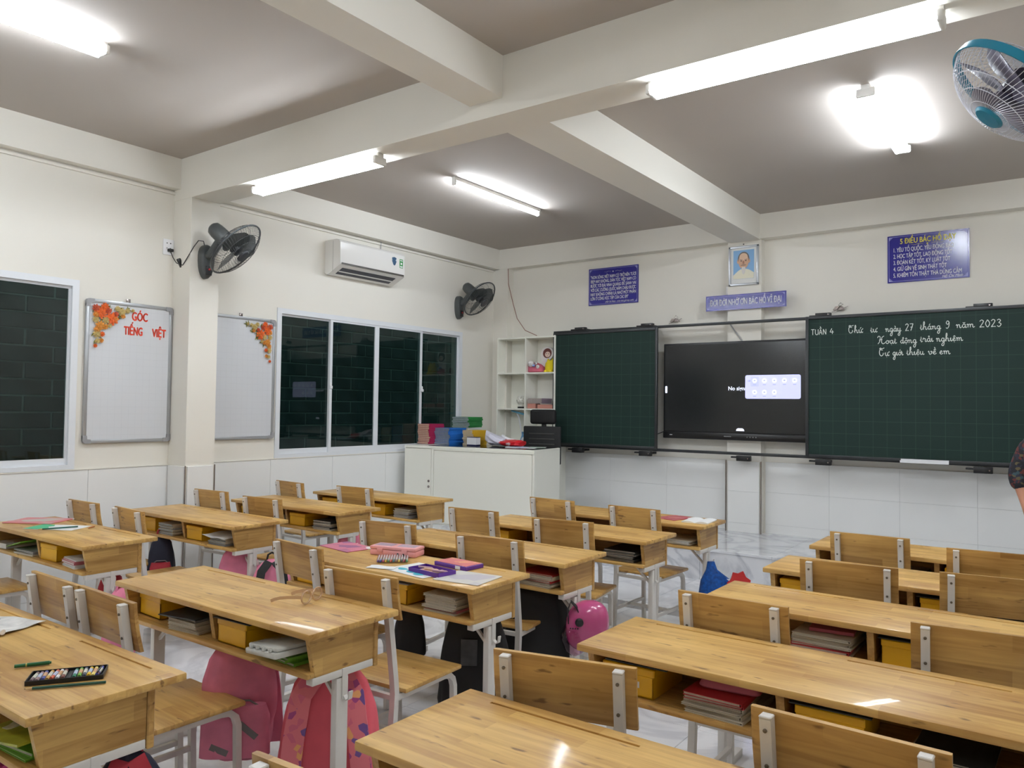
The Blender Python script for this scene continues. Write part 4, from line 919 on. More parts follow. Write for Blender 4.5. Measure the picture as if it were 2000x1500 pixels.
# ------------------------------------------------------------------ fans
def fan(label, base_c, base_n, C0, n, R, style, up=(0, 0, 1)):
    dark = style != 'teal'
    body = mat('fan_grey', (72, 76, 76), .35) if dark else mat('fan_white', (216, 218, 220), .35)
    wire = mat('fan_wire', (74, 76, 78), .35, .4) if dark else mat('fan_wire_white', (214, 216, 226), .35)
    blade = mat('fan_blade', (66, 72, 72), .3, alpha=.75) if dark else mat('fan_blade_grey', (112, 106, 126), .3, alpha=.85)
    rimm_ = mat('fan_rim', (62, 66, 68), .3) if dark else mat('fan_teal', (28, 120, 146), .3)
    hubm = mat('fan_hub', (40, 42, 46), .35) if dark else mat('fan_hub_dark', (52, 44, 62), .4)
    t = thing('wall_fan', label, 'fan', base_c, 0)
    Bc = Vector(base_c); C0 = Vector(C0); n = Vector(n).normalized()
    x = Vector(up).cross(n).normalized(); y = n.cross(x)
    M = Matrix(((x.x, y.x, n.x, C0.x - Bc.x), (x.y, y.y, n.y, C0.y - Bc.y), (x.z, y.z, n.z, C0.z - Bc.z), (0, 0, 0, 1)))
    fo = 0 if dark else .03
    def L(name, me, par=t): 
        o = link(name, me, par)
        if par is t: o.matrix_local = M
        return o
    def prof(k, front):  # cage curve from rim to the middle
        a = k / 7; r = R - (R - .05) * a; z = ((.075 if dark else .105) if front else -.085) * (math.sin(a * math.pi / 2) ** .6)
        return r, z
    for front in (True, False):
        b = B(); nw = 60 if not front or dark else 72
        for i in range(nw):
            an = 2 * math.pi * i / nw; sw = .35 if front else 0
            pts = []
            for k in range(8):
                r, z = prof(k, front); a2 = an + sw * (k / 7) ** 1.2
                pts.append((r * math.cos(a2), r * math.sin(a2), z))
            b.tube(pts, .0011, 3, cap=False)
        for k in (2, 4, 6):
            r, z = prof(k, front)
            b.tube([(r * math.cos(q), r * math.sin(q), z) for q in [2 * math.pi * j / 32 for j in range(33)]], .0014, 4, cap=False)
        L('front_grille' if front else 'rear_grille', b.done('grille', wire))
    b = B()
    if dark: b.tube([(R * math.cos(q), R * math.sin(q), 0) for q in [2 * math.pi * j / 48 for j in range(49)]], .007, 6, cap=False)
    else:
        rr = [Vector((R * math.cos(q), R * math.sin(q), 0)) for q in [2 * math.pi * j / 48 for j in range(48)]]
        b.rings([[p * 1.0 + Vector((0, 0, -.016)) for p in rr], [p * 1.022 + Vector((0, 0, -.016)) for p in rr], [p * 1.022 + Vector((0, 0, .012)) for p in rr], [p + Vector((0, 0, .012)) for p in rr], [p + Vector((0, 0, -.016)) for p in rr]], cap=(False, False))
    L('rim', b.done('rim', rimm_))
    L('hub', B().lathe([(.0, -.02), (.042, -.02), (.046, .0), (.04, .03), (.02, .038), (0, .038)], 20).done('hub', hubm))
    L('badge', B().lathe([(.0, .072 + fo), (.052, .072 + fo), (.052, .078 + fo), (.044, .085 + fo), (0, .088 + fo)], 28).done('badge', (mat('badge_grey', (58, 60, 64), .3) if dark else rimm_)))
    for i in range(5 if not dark else 3):
        nb_ = 5 if not dark else 3; a0 = 2 * math.pi * i / nb_ + .5; b = B(); up_, dn = [], []
        for s in range(7):
            f = s / 6; r = .04 + (R - .06) * f; hwid = (.05 + .07 * math.sin(math.pi * min(1, f * .85 + .1))) * (R / .23)
            row = []
            for e in range(5):
                v = e / 4 - .5
                an = a0 + v * hwid * 2 / max(r, .07); row.append((r * math.cos(an), r * math.sin(an), -v * .055 + .004))
            up_.append([b.bm.verts.new(p) for p in row])
        for s in range(6):
            for e in range(4): b.bm.faces.new((up_[s][e], up_[s + 1][e], up_[s + 1][e + 1], up_[s][e + 1]))
        ex = bmesh.ops.extrude_face_region(b.bm, geom=b.bm.faces[:])
        for v in ex['geom']:
            if isinstance(v, bmesh.types.BMVert): v.co.z += .002
        L('blade', b.done('blade', blade, True, 60))
    L('motor', B().lathe([(0, -.255), (.035, -.252), (.052, -.235), (.058, -.20), (.060, -.12), (.056, -.10), (.046, -.085), (0, -.085)], 24).done('motor', body, True, 50))
    # neck and wall base
    bn = Vector(base_n); 
    ax = Vector((0, 0, 1)).cross(bn)
    piv = C0 - n * .16 - Bc
    link('arm', B().tube([bn * .02 + Vector((0, 0, .04)), bn * .09 + Vector((0, 0, .05)), piv + Vector((0, 0, -.035)), piv], [.035, .034, .032, .03], 14).done('arm', body), t)
    b = B(); MM = Matrix(((ax.x, 0, bn.x, 0), (ax.y, 0, bn.y, 0), (0, 1, 0, 0), (0, 0, 0, 1)))
    R_ = []
    for d_, g in ((0, 1), (.035, 1), (.055, .92), (.062, .8)):
        ring = []
        for k in range(24):
            a = 2 * math.pi * k / 24; wv = .055 * (1 + .18 * math.sin(a))
            ring.append(MM @ Vector((wv * g * math.cos(a), .13 * g * math.copysign(abs(math.sin(a)) ** .8, math.sin(a)), d_)))
        R_.append(ring)
    bs = link('wall_base', b.rings(R_).done('wall_base', body, True, 50), t)
    link('control_panel', B().box(bn * .062 + Vector((0, 0, -.07)), (.012 if abs(bn.x) > .5 else .05, .05 if abs(bn.x) > .5 else .012, .07), bev=.004).done('control_panel', BLK), bs)
    link('switch_knob', B().lathe([(.008, 0), (.008, .01), (.005, .012)], 12, M=Matrix.Translation(bn * .066 + Vector((0, 0, -.06))) @ bn.to_track_quat('Z', 'Y').to_matrix().to_4x4()).done('switch_knob', COV['redc'] if dark else rimm_), bs)
    return t

def facing(U, V, a, b, c):   # fan axis: turned from the sight line by acos(c), towards picture direction (a, b)
    d = (f_ + r_ * ((U - 1000) / 1509.11) - u_ * ((V - 750) / 1509.11)).normalized(); g = r_ * a + u_ * b; g = (g - d * g.dot(d)).normalized()
    return g * math.sqrt(1 - c * c) - d * c
F1N = facing(461, 487, .727, -.687, .42); F2N = facing(937, 583, .74, -.67, .5)
F3C = Vector((-.160, 3.06, 2.50)); F3N = facing(1973, 182, -.70, -.72, .38)
f1 = fan('dark grey wall fan on the left pillar beside the whiteboards', (PIL[0], 3.33, 2.49), (1, 0, 0), (-5.0, 3.375, 2.56), F1N, .228, 'dark')
link('power_cord', B().tube([(PIL[0] + .03 - PIL[0], -.02, .12), (.04, -.035, .15), (.03, -.07, .15), (.0 + .02, -.10, .10), (-.02, -.125, .02), (-.10, -.115, -.03), (-.16, -.13, -.01), (-.19, -.14, .03), (-.215, -.15, .085)], .0035, 6).done('power_cord', BLK), f1)
link('cord_switch', B().box((-.13, -.118, -.01), (.022, .03, .07), rot=(.5, 0, 0), bev=.006).done('cord_switch', BLK), f1)
link('plug', B().box((-.212, -.15, .09), (.025, .04, .022), bev=.005).done('plug', BLK), f1)
fan('smaller dark wall fan high between window and blackboard corner', (XL, 6.585, 2.525), (1, 0, 0), (-5.25, 6.58, 2.60), F2N, .215, 'dark')
fan('white fan with teal rim and badge at the upper right edge', (.54, 3.45, 2.42), (-1, 0, 0), F3C, F3N, .225, 'teal')

# ------------------------------------------------------------------ air conditioner
ACW = mat('ac_white', (232, 230, 226), .22)
t = thing('air_conditioner', 'white split air conditioner high on the window wall', 'air conditioner', (XL, 5.105, 2.64))
prof = [(.0, -.005), (.0, .292), (.155, .292), (.19, .280), (.205, .262), (.212, .07), (.205, .055), (.19, .046), (.05, -.02), (.02, -.022)]
link('casing', B().prism(prof, -.415, .415, 'y').done('casing', ACW, True, 28), t)
link('front_line', B().box((.2115, .0, .066), (.004, .80, .016)).done('front_line', mat('ac_dark_line', (80, 76, 72), .4), False), t)
link('air_outlet', B().prism([(.075, -.012), (.168, .032), (.166, .036), (.073, -.008)], -.35, .33, 'y').done('air_outlet', mat('ac_slot', (34, 36, 52), .4), False), t)
link('louvre', B().prism([(.112, .0035), (.124, .009), (.123, .0125), (.111, .007)], -.35, .33, 'y').done('louvre', ACW, False), t)
link('side_seam', B().box((.11, -.4155, .14), (.002, .001, .28)).done('side_seam', GREYS, False), t)
link('shield_sticker', B().prism([(.27 + x_, .19 + z_) for x_, z_ in ((-.03, .035), (.0, .042), (.03, .035), (.03, 0), (.015, -.03), (0, -.042), (-.015, -.03), (-.03, 0))], .2085, .2100, 'x').done('shield_sticker', printed('shield_print', (60, 90, 120), (200, 210, 215), 40), False), t)
gs = link('energy_label', B().box((.2095, .365, .18), (.002, .045, .085)).done('energy_label', mat('label_green', (50, 140, 70), .4), False), t)
link('label_print', B().box((.2108, .365, .21), (.001, .035, .008)).box((.2108, .365, .15), (.001, .035, .014)).box((.2108, .365, .18), (.001, .02, .02)).done('label_print', WHT, False), gs)
solo('pipe_cord', 'thin pale cord rising from air conditioner to the wall ledge', 'cord', B().tube([(XL + .03, 5.36, 2.93), (XL + .012, 5.38, 2.98), (XL + .022, 5.375, 3.04)], .004, 6).done('cord', ALUG))

# ------------------------------------------------------------------ blackboards and rails
ZR0, ZR1 = 1.0, 2.262
t = thing('board_rails', 'dark metal sliding rail frame carrying the green chalkboards', 'rail frame', (-2.2, 7.13, 1.6))
link('top_rail', B().box((.11, .02, ZR1 - 1.6 - .012), (5.1, .05, .024), bev=.003).done('top_rail', DKM), t)
link('bottom_rail', B().box((.11, .02, ZR0 - 1.6 + .012), (5.1, .05, .026), bev=.003).done('bottom_rail', DKM), t)
for x_, z_ in ((-3.511, 1), (-4.30, 1), (-1.80, 1), (-.587, 1), (-1.80, 0), (-.593, 0), (-2.513, 0), (-3.524, 0), (-4.321, 0)):
    zz = (ZR1 + .012 if z_ else ZR0 - .03) - 1.6
    lab = B().box((x_ + 2.2, .01, zz), (.13, .05, .032 if z_ else .05), bev=.003).box((x_ + 2.2 - .07, .01, zz - (.008 if z_ else -.008)), (.10, .03, .016), bev=.003).box((x_ + 2.2, .12, zz), (.05, .18, .02))
    br = link('wall_bracket', lab.done('wall_bracket', BLK), t)
    link('bolt', B().lathe([(.006, 0), (.006, .004)], 8, M=Matrix.Translation((x_ + 2.2 + .045, -.016, zz)) @ Matrix.Rotation(math.pi / 2, 4, 'X')).done('bolt', CHROME), br)
def board(label, x0, x1, z0, z1):
    t = thing('chalkboard', label, 'chalkboard', ((x0 + x1) / 2, 7.12, z0)); w_ = x1 - x0; h_ = z1 - z0; k = .026
    link('writing_surface', B().box((0, 0, h_ / 2), (w_ - .02, .012, h_ - .02)).done('writing_surface', GREEN, False), t)
    link('frame', B().box((-w_ / 2 + k / 2, -.004, h_ / 2), (k, .026, h_), bev=.003).box((w_ / 2 - k / 2, -.004, h_ / 2), (k, .026, h_), bev=.003).box((0, -.004, h_ - k / 2), (w_ - 2 * k, .026, k), bev=.003).box((0, -.004, k / 2), (w_ - 2 * k, .026, k), bev=.003).done('frame', DKM), t)
    return t
board('narrower green chalkboard with no writing, beside the shelves', -4.63, -3.385, 1.018, 2.240)
cbR = board('wide green chalkboard with cursive chalk writing', -1.945, .46, 1.012, 2.262)

# chalk handwriting: single-stroke letters
def cr(pts, n=5):
    P = [Vector((p[0], p[1])) for p in pts]
    if len(P) < 3: return P
    out = []
    for i in range(len(P) - 1):
        p0, p1, p2, p3 = P[max(i - 1, 0)], P[i], P[i + 1], P[min(i + 2, len(P) - 1)]
        for k in range(n):
            t_ = k / n
            out.append(.5 * ((2 * p1) + (p2 - p0) * t_ + (2 * p0 - 5 * p1 + 4 * p2 - p3) * t_ ** 2 + (3 * p1 - p0 - 3 * p2 + p3) * t_ ** 3))
    return out + [P[-1]]
bowl = [(.72, .82), (.42, 1), (.1, .5), (.4, 0), (.72, .4)]
G = {
 'a': (1.05, [bowl, [(.75, 1), (.74, .25), (.88, 0), (1.08, .25)]]),
 'o': (.95, [[(.45, 1), (.1, .5), (.45, 0), (.8, .5), (.45, 1), (.7, .85), (.98, .9)]]),
 'n': (1.15, [[(.0, .7), (.15, 1), (.25, .7), (.25, 0)], [(.26, .55), (.5, .95), (.72, .8), (.74, .25), (.9, 0), (1.12, .25)]]),
 'm': (1.65, [[(.0, .7), (.15, 1), (.25, .7), (.25, 0)], [(.26, .55), (.48, .95), (.68, .8), (.70, 0)], [(.71, .55), (.95, .95), (1.18, .8), (1.2, .25), (1.36, 0), (1.6, .25)]]),
 'u': (1.15, [[(.0, .6), (.14, 1), (.15, .35), (.38, 0), (.68, .35)], [(.72, 1), (.73, .25), (.9, 0), (1.12, .25)]]),
 'i': (.55, [[(.0, .5), (.16, 1), (.17, .25), (.33, 0), (.55, .25)]]),
 'g': (1.05, [bowl, [(.75, 1), (.74, -.7), (.5, -1.3), (.2, -1.0), (.5, -.35), (1.08, .25)]]),
 'y': (1.15, [[(.0, .6), (.14, 1), (.15, .35), (.38, 0), (.68, .35)], [(.72, 1), (.71, -.7), (.5, -1.3), (.2, -1.0), (.5, -.35), (1.12, .25)]]),
 't': (.65, [[(.0, .4), (.22, 1.0), (.22, 1.6)], [(.22, 1.6), (.22, .25), (.38, 0), (.62, .25)], [(.02, 1.1), (.46, 1.1)]]),
 'h': (1.15, [[(.0, .3), (.42, 1.7), (.36, 2.4), (.2, 2.0), (.18, 0)], [(.2, .55), (.48, .95), (.70, .8), (.72, .25), (.88, 0), (1.12, .25)]]),
 'd': (1.05, [bowl, [(.75, 1.9), (.74, .25), (.88, 0), (1.08, .25)]]),
 'r': (.9, [[(.0, .6), (.18, 1.15), (.3, .92), (.58, .9), (.56, .3), (.72, 0), (.92, .25)]]),
 'v': (1.0, [[(.0, .7), (.16, 1), (.25, .4), (.42, 0), (.78, .35), (.74, .95), (.6, .8), (.98, .8)]]),
 'e': (.9, [[(.0, .3), (.5, .6), (.55, .92), (.35, 1), (.12, .5), (.4, 0), (.85, .35)]]),
 'T': (1.45, [[(.05, 2.1), (.3, 2.45), (.7, 2.2), (1.3, 2.45)], [(.55, 2.25), (.12, 1.7), (.1, .6), (.5, 0), (.95, .3), (1.05, .9)], [(.3, 1.9), (.9, 1.75)]]),
 'H': (1.8, [[(.0, 1.9), (.25, 2.4), (.6, 2.1), (.5, .8), (.1, .0)], [(1.5, 2.4), (1.0, 1.9), (.95, .5), (1.3, 0), (1.75, .35)], [(.35, 1.15), (.9, 1.4), (1.1, 1.2)]]),
 '2': (1.1, [[(.1, 1.7), (.45, 2.1), (.8, 1.6), (.1, 0)], [(.1, 0), (.5, .1), (.95, .05)]]),
 '7': (1.1, [[(.1, 2.05), (.9, 2.05)], [(.9, 2.05), (.35, 0)], [(.25, 1.05), (.8, 1.05)]]),
 '9': (1.0, [[(.8, 1.5), (.45, 1.05), (.15, 1.55), (.45, 2.1), (.8, 1.6), (.7, .4), (.35, -.1), (.1, .15)]]),
 '0': (1.1, [[(.5, 2.1), (.12, 1.05), (.5, 0), (.9, 1.05), (.5, 2.1)]]),
 '3': (1.0, [[(.12, 1.8), (.45, 2.1), (.75, 1.7), (.4, 1.15)], [(.4, 1.15), (.85, .7), (.5, 0), (.1, .3)]]),
 '4': (1.1, [[(.5, 2.0), (.1, .7)], [(.1, .7), (.9, .7)], [(.65, 1.3), (.6, 0)]]),
 'Tc': (1.2, [[(0, 2), (1, 2)], [(.5, 2), (.5, 0)]]),
 'Uc': (1.15, [[(.1, 2), (.1, .5), (.5, 0), (.9, .5), (.9, 2)]]),
 'Ac': (1.2, [[(.05, 0), (.5, 2)], [(.5, 2), (.95, 0)], [(.2, .7), (.8, .7)]]),
 'Nc': (1.15, [[(.1, 0), (.1, 2)], [(.1, 2), (.9, 0)], [(.9, 0), (.9, 2)]]),
}
DIA = {'acute': [[(.4, 1.25), (.65, 1.7)]], 'grave': [[(.35, 1.7), (.6, 1.25)]], 'hook': [[(.35, 1.5), (.55, 1.7), (.6, 1.45), (.48, 1.25)]], 'dot': [[(.44, -.32), (.50, -.38)]], 'circ': [[(.25, 1.25), (.47, 1.55), (.7, 1.25)]],
       'breve': [[(.25, 1.55), (.47, 1.3), (.7, 1.55)]], 'horn': [[(.72, .95), (.9, 1.05), (.92, 1.35)]], 'bar': [[(.5, 1.55), (1.0, 1.55)]], 'grave2': [[(.35, 2.1), (.6, 1.75)]], 'acute2': [[(.5, 1.8), (.75, 2.15)]], 'hookh': [[(.9, .95), (1.05, 1.1), (1.05, 1.35)]], 'Acirc': [[(.25, 2.2), (.5, 2.5), (.75, 2.2)]], 'Agrave': [[(.35, 3.0), (.6, 2.65)]]}
def word(tokens, x0, x1, z, xh, upright=False):
    pen = 0; strokes = []
    for tk in tokens:
        ch, *ds = tk.split('+'); adv, st = G[ch]
        for s in st + [q for d_ in ds for q in DIA[d_]]:
            strokes.append([(p[0] + pen, p[1]) for p in s])
        pen += adv
    k = (x1 - x0) / pen; b = B(); wd = .0052
    for s in strokes:
        P = [(x0 + p[0] * k, z + p[1] * xh) for p in (cr(s) if len(s) > 2 else [Vector(q) for q in s])]
        P = [Vector((p[0], p[1])) for p in P]
        Lf, Rt = [], []
        for i, p in enumerate(P):
            d = (P[min(i + 1, len(P) - 1)] - P[max(i - 1, 0)])
            if d.length < 1e-6: d = Vector((1, 0))
            d.normalize(); nn = Vector((-d.y, d.x)) * wd / 2
            Lf.append(p + nn); Rt.append(p - nn)
        vs = [b.bm.verts.new((q.x, 0, q.y)) for q in Lf], [b.bm.verts.new((q.x, 0, q.y)) for q in Rt]
        for i in range(len(P) - 1): b.bm.faces.new((vs[0][i], vs[0][i + 1], vs[1][i + 1], vs[1][i]))
    me = b.done('handwriting', CHALK, False, recalc=False)
    o = link('handwriting', me, cbR); o.location = (-(-1.945 + .46) / 2, -.0075, -1.012)
    return o
XH = .0275
for tk, x0, x1, z, xh in (
  (['Tc', 'Uc', 'Ac+Acirc+Agrave', 'Nc'], -1.898, -1.765, 2.097, .024), (['4'], -1.742, -1.70, 2.099, .024),
  (['T', 'h', 'u+hookh+acute'], -1.585, -1.468, 2.099, XH), (['t', 'u+hookh'], -1.410, -1.354, 2.098, XH), (['n', 'g', 'a+grave', 'y'], -1.293, -1.169, 2.097, XH),
  (['2', '7'], -1.143, -1.077, 2.098, XH), (['t', 'h', 'a+acute', 'n', 'g'], -1.031, -.879, 2.101, XH), (['9'], -.846, -.815, 2.106, XH), (['n', 'a+breve', 'm'], -.772, -.641, 2.103, XH), (['2', '0', '2', '3'], -.612, -.460, 2.100, XH),
  (['H', 'o', 'a+dot', 't'], -1.354, -1.204, 1.996, XH), (['d+bar', 'o+circ+dot', 'n', 'g'], -1.180, -1.055, 1.995, XH), (['t', 'r', 'a+hook', 'i'], -1.031, -.933, 2.001, XH), (['n', 'g', 'h', 'i', 'e+circ+dot', 'm'], -.914, -.723, 1.999, XH),
  (['T', 'u+hookh+dot'], -1.341, -1.262, 1.894, XH), (['g', 'i', 'o+horn+acute', 'i'], -1.238, -1.156, 1.896, XH), (['t', 'h', 'i', 'e+circ+dot', 'u'], -1.132, -.999, 1.896, XH), (['v', 'e+circ+grave2'], -.973, -.910, 1.896, XH), (['e', 'm'], -.891, -.811, 1.895, XH)):
    word(tk, x0, x1, z, xh)
t = thing('chalk_tray', 'white chalk tray hung on the lower edge of the wide chalkboard', 'tray', (-1.0, 7.085, 1.005))
link('tray', B().prism([(-.03, 0), (.012, 0), (.012, .03), (.008, .03), (.008, .004), (-.026, .004), (-.026, .018), (-.03, .018)], -.175, .175, 'x').done('tray', WHT, False), t)
for i in range(5): solo('chalk_stick', ['leftmost', 'second from left', 'middle', 'second from right', 'rightmost'][i] + ' chalk stick in the white tray under the chalkboard', 'chalk', B().tube([(-.02, 0, 0), (.02, 0, 0)], .0055, 8).done('chalk_stick', CHALK), (-1.11 + i * .048, 7.076 + .006 * (i % 2), 1.0148), (0, 0, random.uniform(-.2, .2)), 'chalk sticks in the tray')
# clips hanging above the boards
for i, (x_, z_, l) in enumerate(((-3.30, 2.325, 'left'), (-1.715, 2.345, 'right'))):
    t = thing('bulldog_clip', 'metal clip with loose wire on the wall, above %s chalkboard edge' % l, 'clip', (x_, YF - .02, z_))
    link('clamp', B().prism([(-.05, -.012), (.05, -.012), (.03, .022), (-.03, .022)], -.012, .012, 'y').done('clamp', CHROME, False), t)
    link('wire', B().tube([(-.06, -.01, -.03), (-.02, -.02, -.02), (.01, -.02, .02), (.04, -.015, .035), (.02, -.02, .05), (.0, -.02, .03), (.05, -.02, .0), (.08, -.01, .02)], .003, 6).done('wire', CHROME), t)

# ------------------------------------------------------------------ interactive display
SCR = mat('screen_black', (20, 22, 24), .16)
tx0, tx1, tz0, tz1 = -3.355, -1.70, 1.133, 2.078
t = thing('display_screen', 'large black interactive screen between the two chalkboards', 'screen', ((tx0 + tx1) / 2, 7.19, tz0)); w_ = tx1 - tx0; h_ = tz1 - tz0
link('housing', B().box((0, .03, h_ / 2), (w_, .055, h_), bev=.006).done('housing', BLK), t)
link('glass', B().box((0, .001, h_ / 2 + .028), (w_ - .04, .008, h_ - .095)).done('glass', SCR, False), t)
link('bottom_bezel', B().box((0, -.001, .034), (w_ - .004, .012, .064), bev=.003).done('bottom_bezel', mat('bezel', (18, 18, 20), .3)), t)
EMW = mat('screen_white', (220, 224, 240), .5, emit=.95); EML = mat('screen_lilac', (190, 192, 232), .5, emit=.8); EMG = mat('screen_grey', (150, 156, 186), .5, emit=.8)
def on_tv(x, z): return (x - (tx0 + tx1) / 2, -.0045, z - tz0)
tm = text_mesh('No signal', .051, EMW, .001, 1.0, 'LEFT', 0, 0)
link('screen_text', tm, t, on_tv(-2.684, 1.625), FRONT)
def rrect(w2, h2, r, n=5):
    P = []
    for cx_, cy_, a0 in ((w2 - r, h2 - r, 0), (-w2 + r, h2 - r, 90), (-w2 + r, -h2 + r, 180), (w2 - r, -h2 + r, 270)):
        for k in range(n + 1): a = math.radians(a0 + 90 * k / n); P.append((cx_ + r * math.cos(a), cy_ + r * math.sin(a)))
    return P
pn = link('menu_window', B().prism(rrect(.255, .111, .018), -.0012, 0, 'y').done('menu_window', EML, False), t, on_tv(-2.262, 1.640))
pn.location.y = -.0055
link('selected_tile', B().prism(rrect(.038, .046, .006), -.0018, -.0013, 'y').done('selected_tile', mat('screen_lilac_dark', (176, 180, 222), .5, emit=.85), False), pn, (-.165, 0, .05))
for i in range(8):
    cx_ = -.165 + (i % 5) * .0915; cz_ = .058 if i < 5 else -.05
    ic = link('app_icon', B().prism([(.021 * math.cos(a), .021 * math.sin(a)) for a in [2 * math.pi * k / 16 for k in range(16)]], -.0026, -.002, 'y').done('app_icon', EMW, False), pn, (cx_, 0, cz_))
    link('glyph', B().prism([(-.009, -.004), (.009, -.004), (.009, .003), (0, .009), (-.009, .003)], -.0032, -.0028, 'y').prism([(-.014, -.040), (.014, -.040), (.014, -.035), (-.014, -.035)], -.0032, -.0028, 'y').done('glyph', EMG, False), ic)
link('menu_arrow', B().prism([(-.232, .056), (-.222, .063), (-.222, .049)], -.0026, -.002, 'y').prism([(-.218, .05), (-.205, .05), (-.205, .063), (-.218, .063)], -.0026, -.002, 'y').done('menu_arrow', EMG, False), pn)
link('side_handle', B().prism(rrect(.011, .035, .008), -.0012, 0, 'y').done('side_handle', EMW, False), t, on_tv(-3.322, 1.618))
link('bottom_handle', B().prism([(-.04, -.01), (.04, -.01), (.035, .008), (.02, .016), (-.02, .016), (-.035, .008)], -.0012, 0, 'y').done('bottom_handle', EMW, False), t, on_tv(-2.565, 1.233))
link('bezel_mark', B().box((-.16 + .0, -.0075, .036), (.07, .0008, .010)).done('bezel_mark', mat('grey_mark', (120, 120, 122), .5), False), t)
link('bezel_mark', B().box((-.74, -.0075, .036), (.028, .0008, .006)).done('bezel_mark', WHT, False), t)
for i in range(4): link('button', B().lathe([(.006, 0), (.006, .002)], 10, M=Matrix.Translation((.03 + i * .028, -.007, .034)) @ Matrix.Rotation(math.pi / 2, 4, 'X')).done('button', mat('grey_mark', (120, 120, 122), .5)), t)
link('energy_sticker', B().box((.60 - .02, -.0075, .036), (.035, .0008, .010)).done('energy_sticker', mat('lime_mark', (120, 170, 60), .5), False), t)
solo('screen_cable', 'thin black cable leaving the left side of the screen', 'cable', B().tube([(-3.36, 7.23, 1.20), (-3.40, 7.25, 1.185), (-3.46, 7.27, 1.165)], .004, 6).done('cable', BLK))
solo('wall_cable', 'white cable running down from the blue banner behind the screen', 'cable', B().tube([(-2.74, 7.34, 2.50), (-2.735, 7.33, 2.36), (-2.70, 7.245, 2.27), (-2.64, 7.24, 2.18), (-2.55, 7.24, 2.06), (-2.5, 7.245, 2.0)], .006, 6).done('cable', ALUG))
solo('corner_cable', 'reddish thin cable hanging down the front left corner to shelves', 'cable', B().tube([(-5.35, 7.228, 3.04), (-5.34, 7.225, 2.86), (-5.27, 7.228, 2.62), (-5.22, 7.24, 2.45), (-5.12, 7.26, 2.31), (-4.98, 7.30, 2.245)], .0045, 6).done('cable', mat('red_brown_cable', (150, 104, 92), .5)))

# ------------------------------------------------------------------ blue signs and portrait
def sign(name, label, x0, x1, z0, z1, y, lines, bevel=.02, gap=.012):
    t = thing(name, label, 'sign', ((x0 + x1) / 2, y, (z0 + z1) / 2)); w2, h2 = (x1 - x0) / 2, (z1 - z0) / 2
    link('panel', B().box((0, .004, 0), (2 * w2, .008, 2 * h2)).done('panel', BLUE, False), t)
    g = gap; o_, i_ = [], []
    cut = bevel
    P = [(w2 - g - cut, h2 - g), (-w2 + g + cut, h2 - g), (-w2 + g, h2 - g - cut), (-w2 + g, -h2 + g + cut), (-w2 + g + cut, -h2 + g), (w2 - g - cut, -h2 + g), (w2 - g, -h2 + g + cut), (w2 - g, h2 - g - cut)]
    b = B(); tk = .0028
    for a, c_ in zip(P, P[1:] + P[:1]): b.bar((a[0], -.0006, a[1]), (c_[0], -.0006, c_[1]), .0012, tk, up=(0, 1, 0))
    link('border', b.done('border', mat('pale_blue_line', (160, 160, 215), .4), False), t)
    for s in (-1, 1):
        for q in (-1, 1):
            b = B(); cx_, cz_ = s * (w2 - g * .9), q * (h2 - g * .9)
            b.prism([(cx_, cz_), (cx_ - s * cut * 1.1, cz_), (cx_ - s * cut * .5, cz_ - q * cut * .35), (cx_ - s * cut * .35, cz_ - q * cut * .5), (cx_, cz_ - q * cut * 1.1)], -.0012, -.0004, 'y')
            link('corner_ornament', b.done('corner_ornament', mat('pale_blue_line', (160, 160, 215), .4), False), t)
    for tx, xc, zc, wd, ht, mt, bold, sh in lines:
        if not tx.strip(): continue
        link('lettering', (horned_text if any(c in tx for c in 'ƠỜỚỞỢ') else fit_text)(tx, wd, ht, mt, bold, 'CENTER', sh), t, (xc, -.0012, zc), FRONT)
    return t
L1_ = ['"NON SÔNG VIỆT NAM CÓ TRỞ NÊN TƯƠI', 'ĐẸP HAY KHÔNG, DÂN TỘC VIỆT NAM CÓ', 'BƯỚC TỚI ĐÀI VINH QUANG ĐỂ SÁNH VAI', 'VỚI CÁC CƯỜNG QUỐC NĂM CHÂU ĐƯỢC', 'HAY KHÔNG CHÍNH LÀ NHỜ MỘT PHẦN', 'LỚN Ở CÔNG HỌC TẬP CỦA CÁC EM"']
ln = [(s, 0 if i < 5 else -.045, .105 - i * .047, .55 if i < 5 else .46, .034, WHT, .02, 0) for i, s in enumerate(L1_)]
ln.append(('(Hồ Chí Minh - trích thư gửi học sinh)', .08, -.172, .34, .018, WHT, .005, .2))
s1 = sign('wall_sign', 'blue sign with six lines of white text, left of portrait', -4.325, -3.722, 2.546, 2.950, YF - .009, ln, .03)
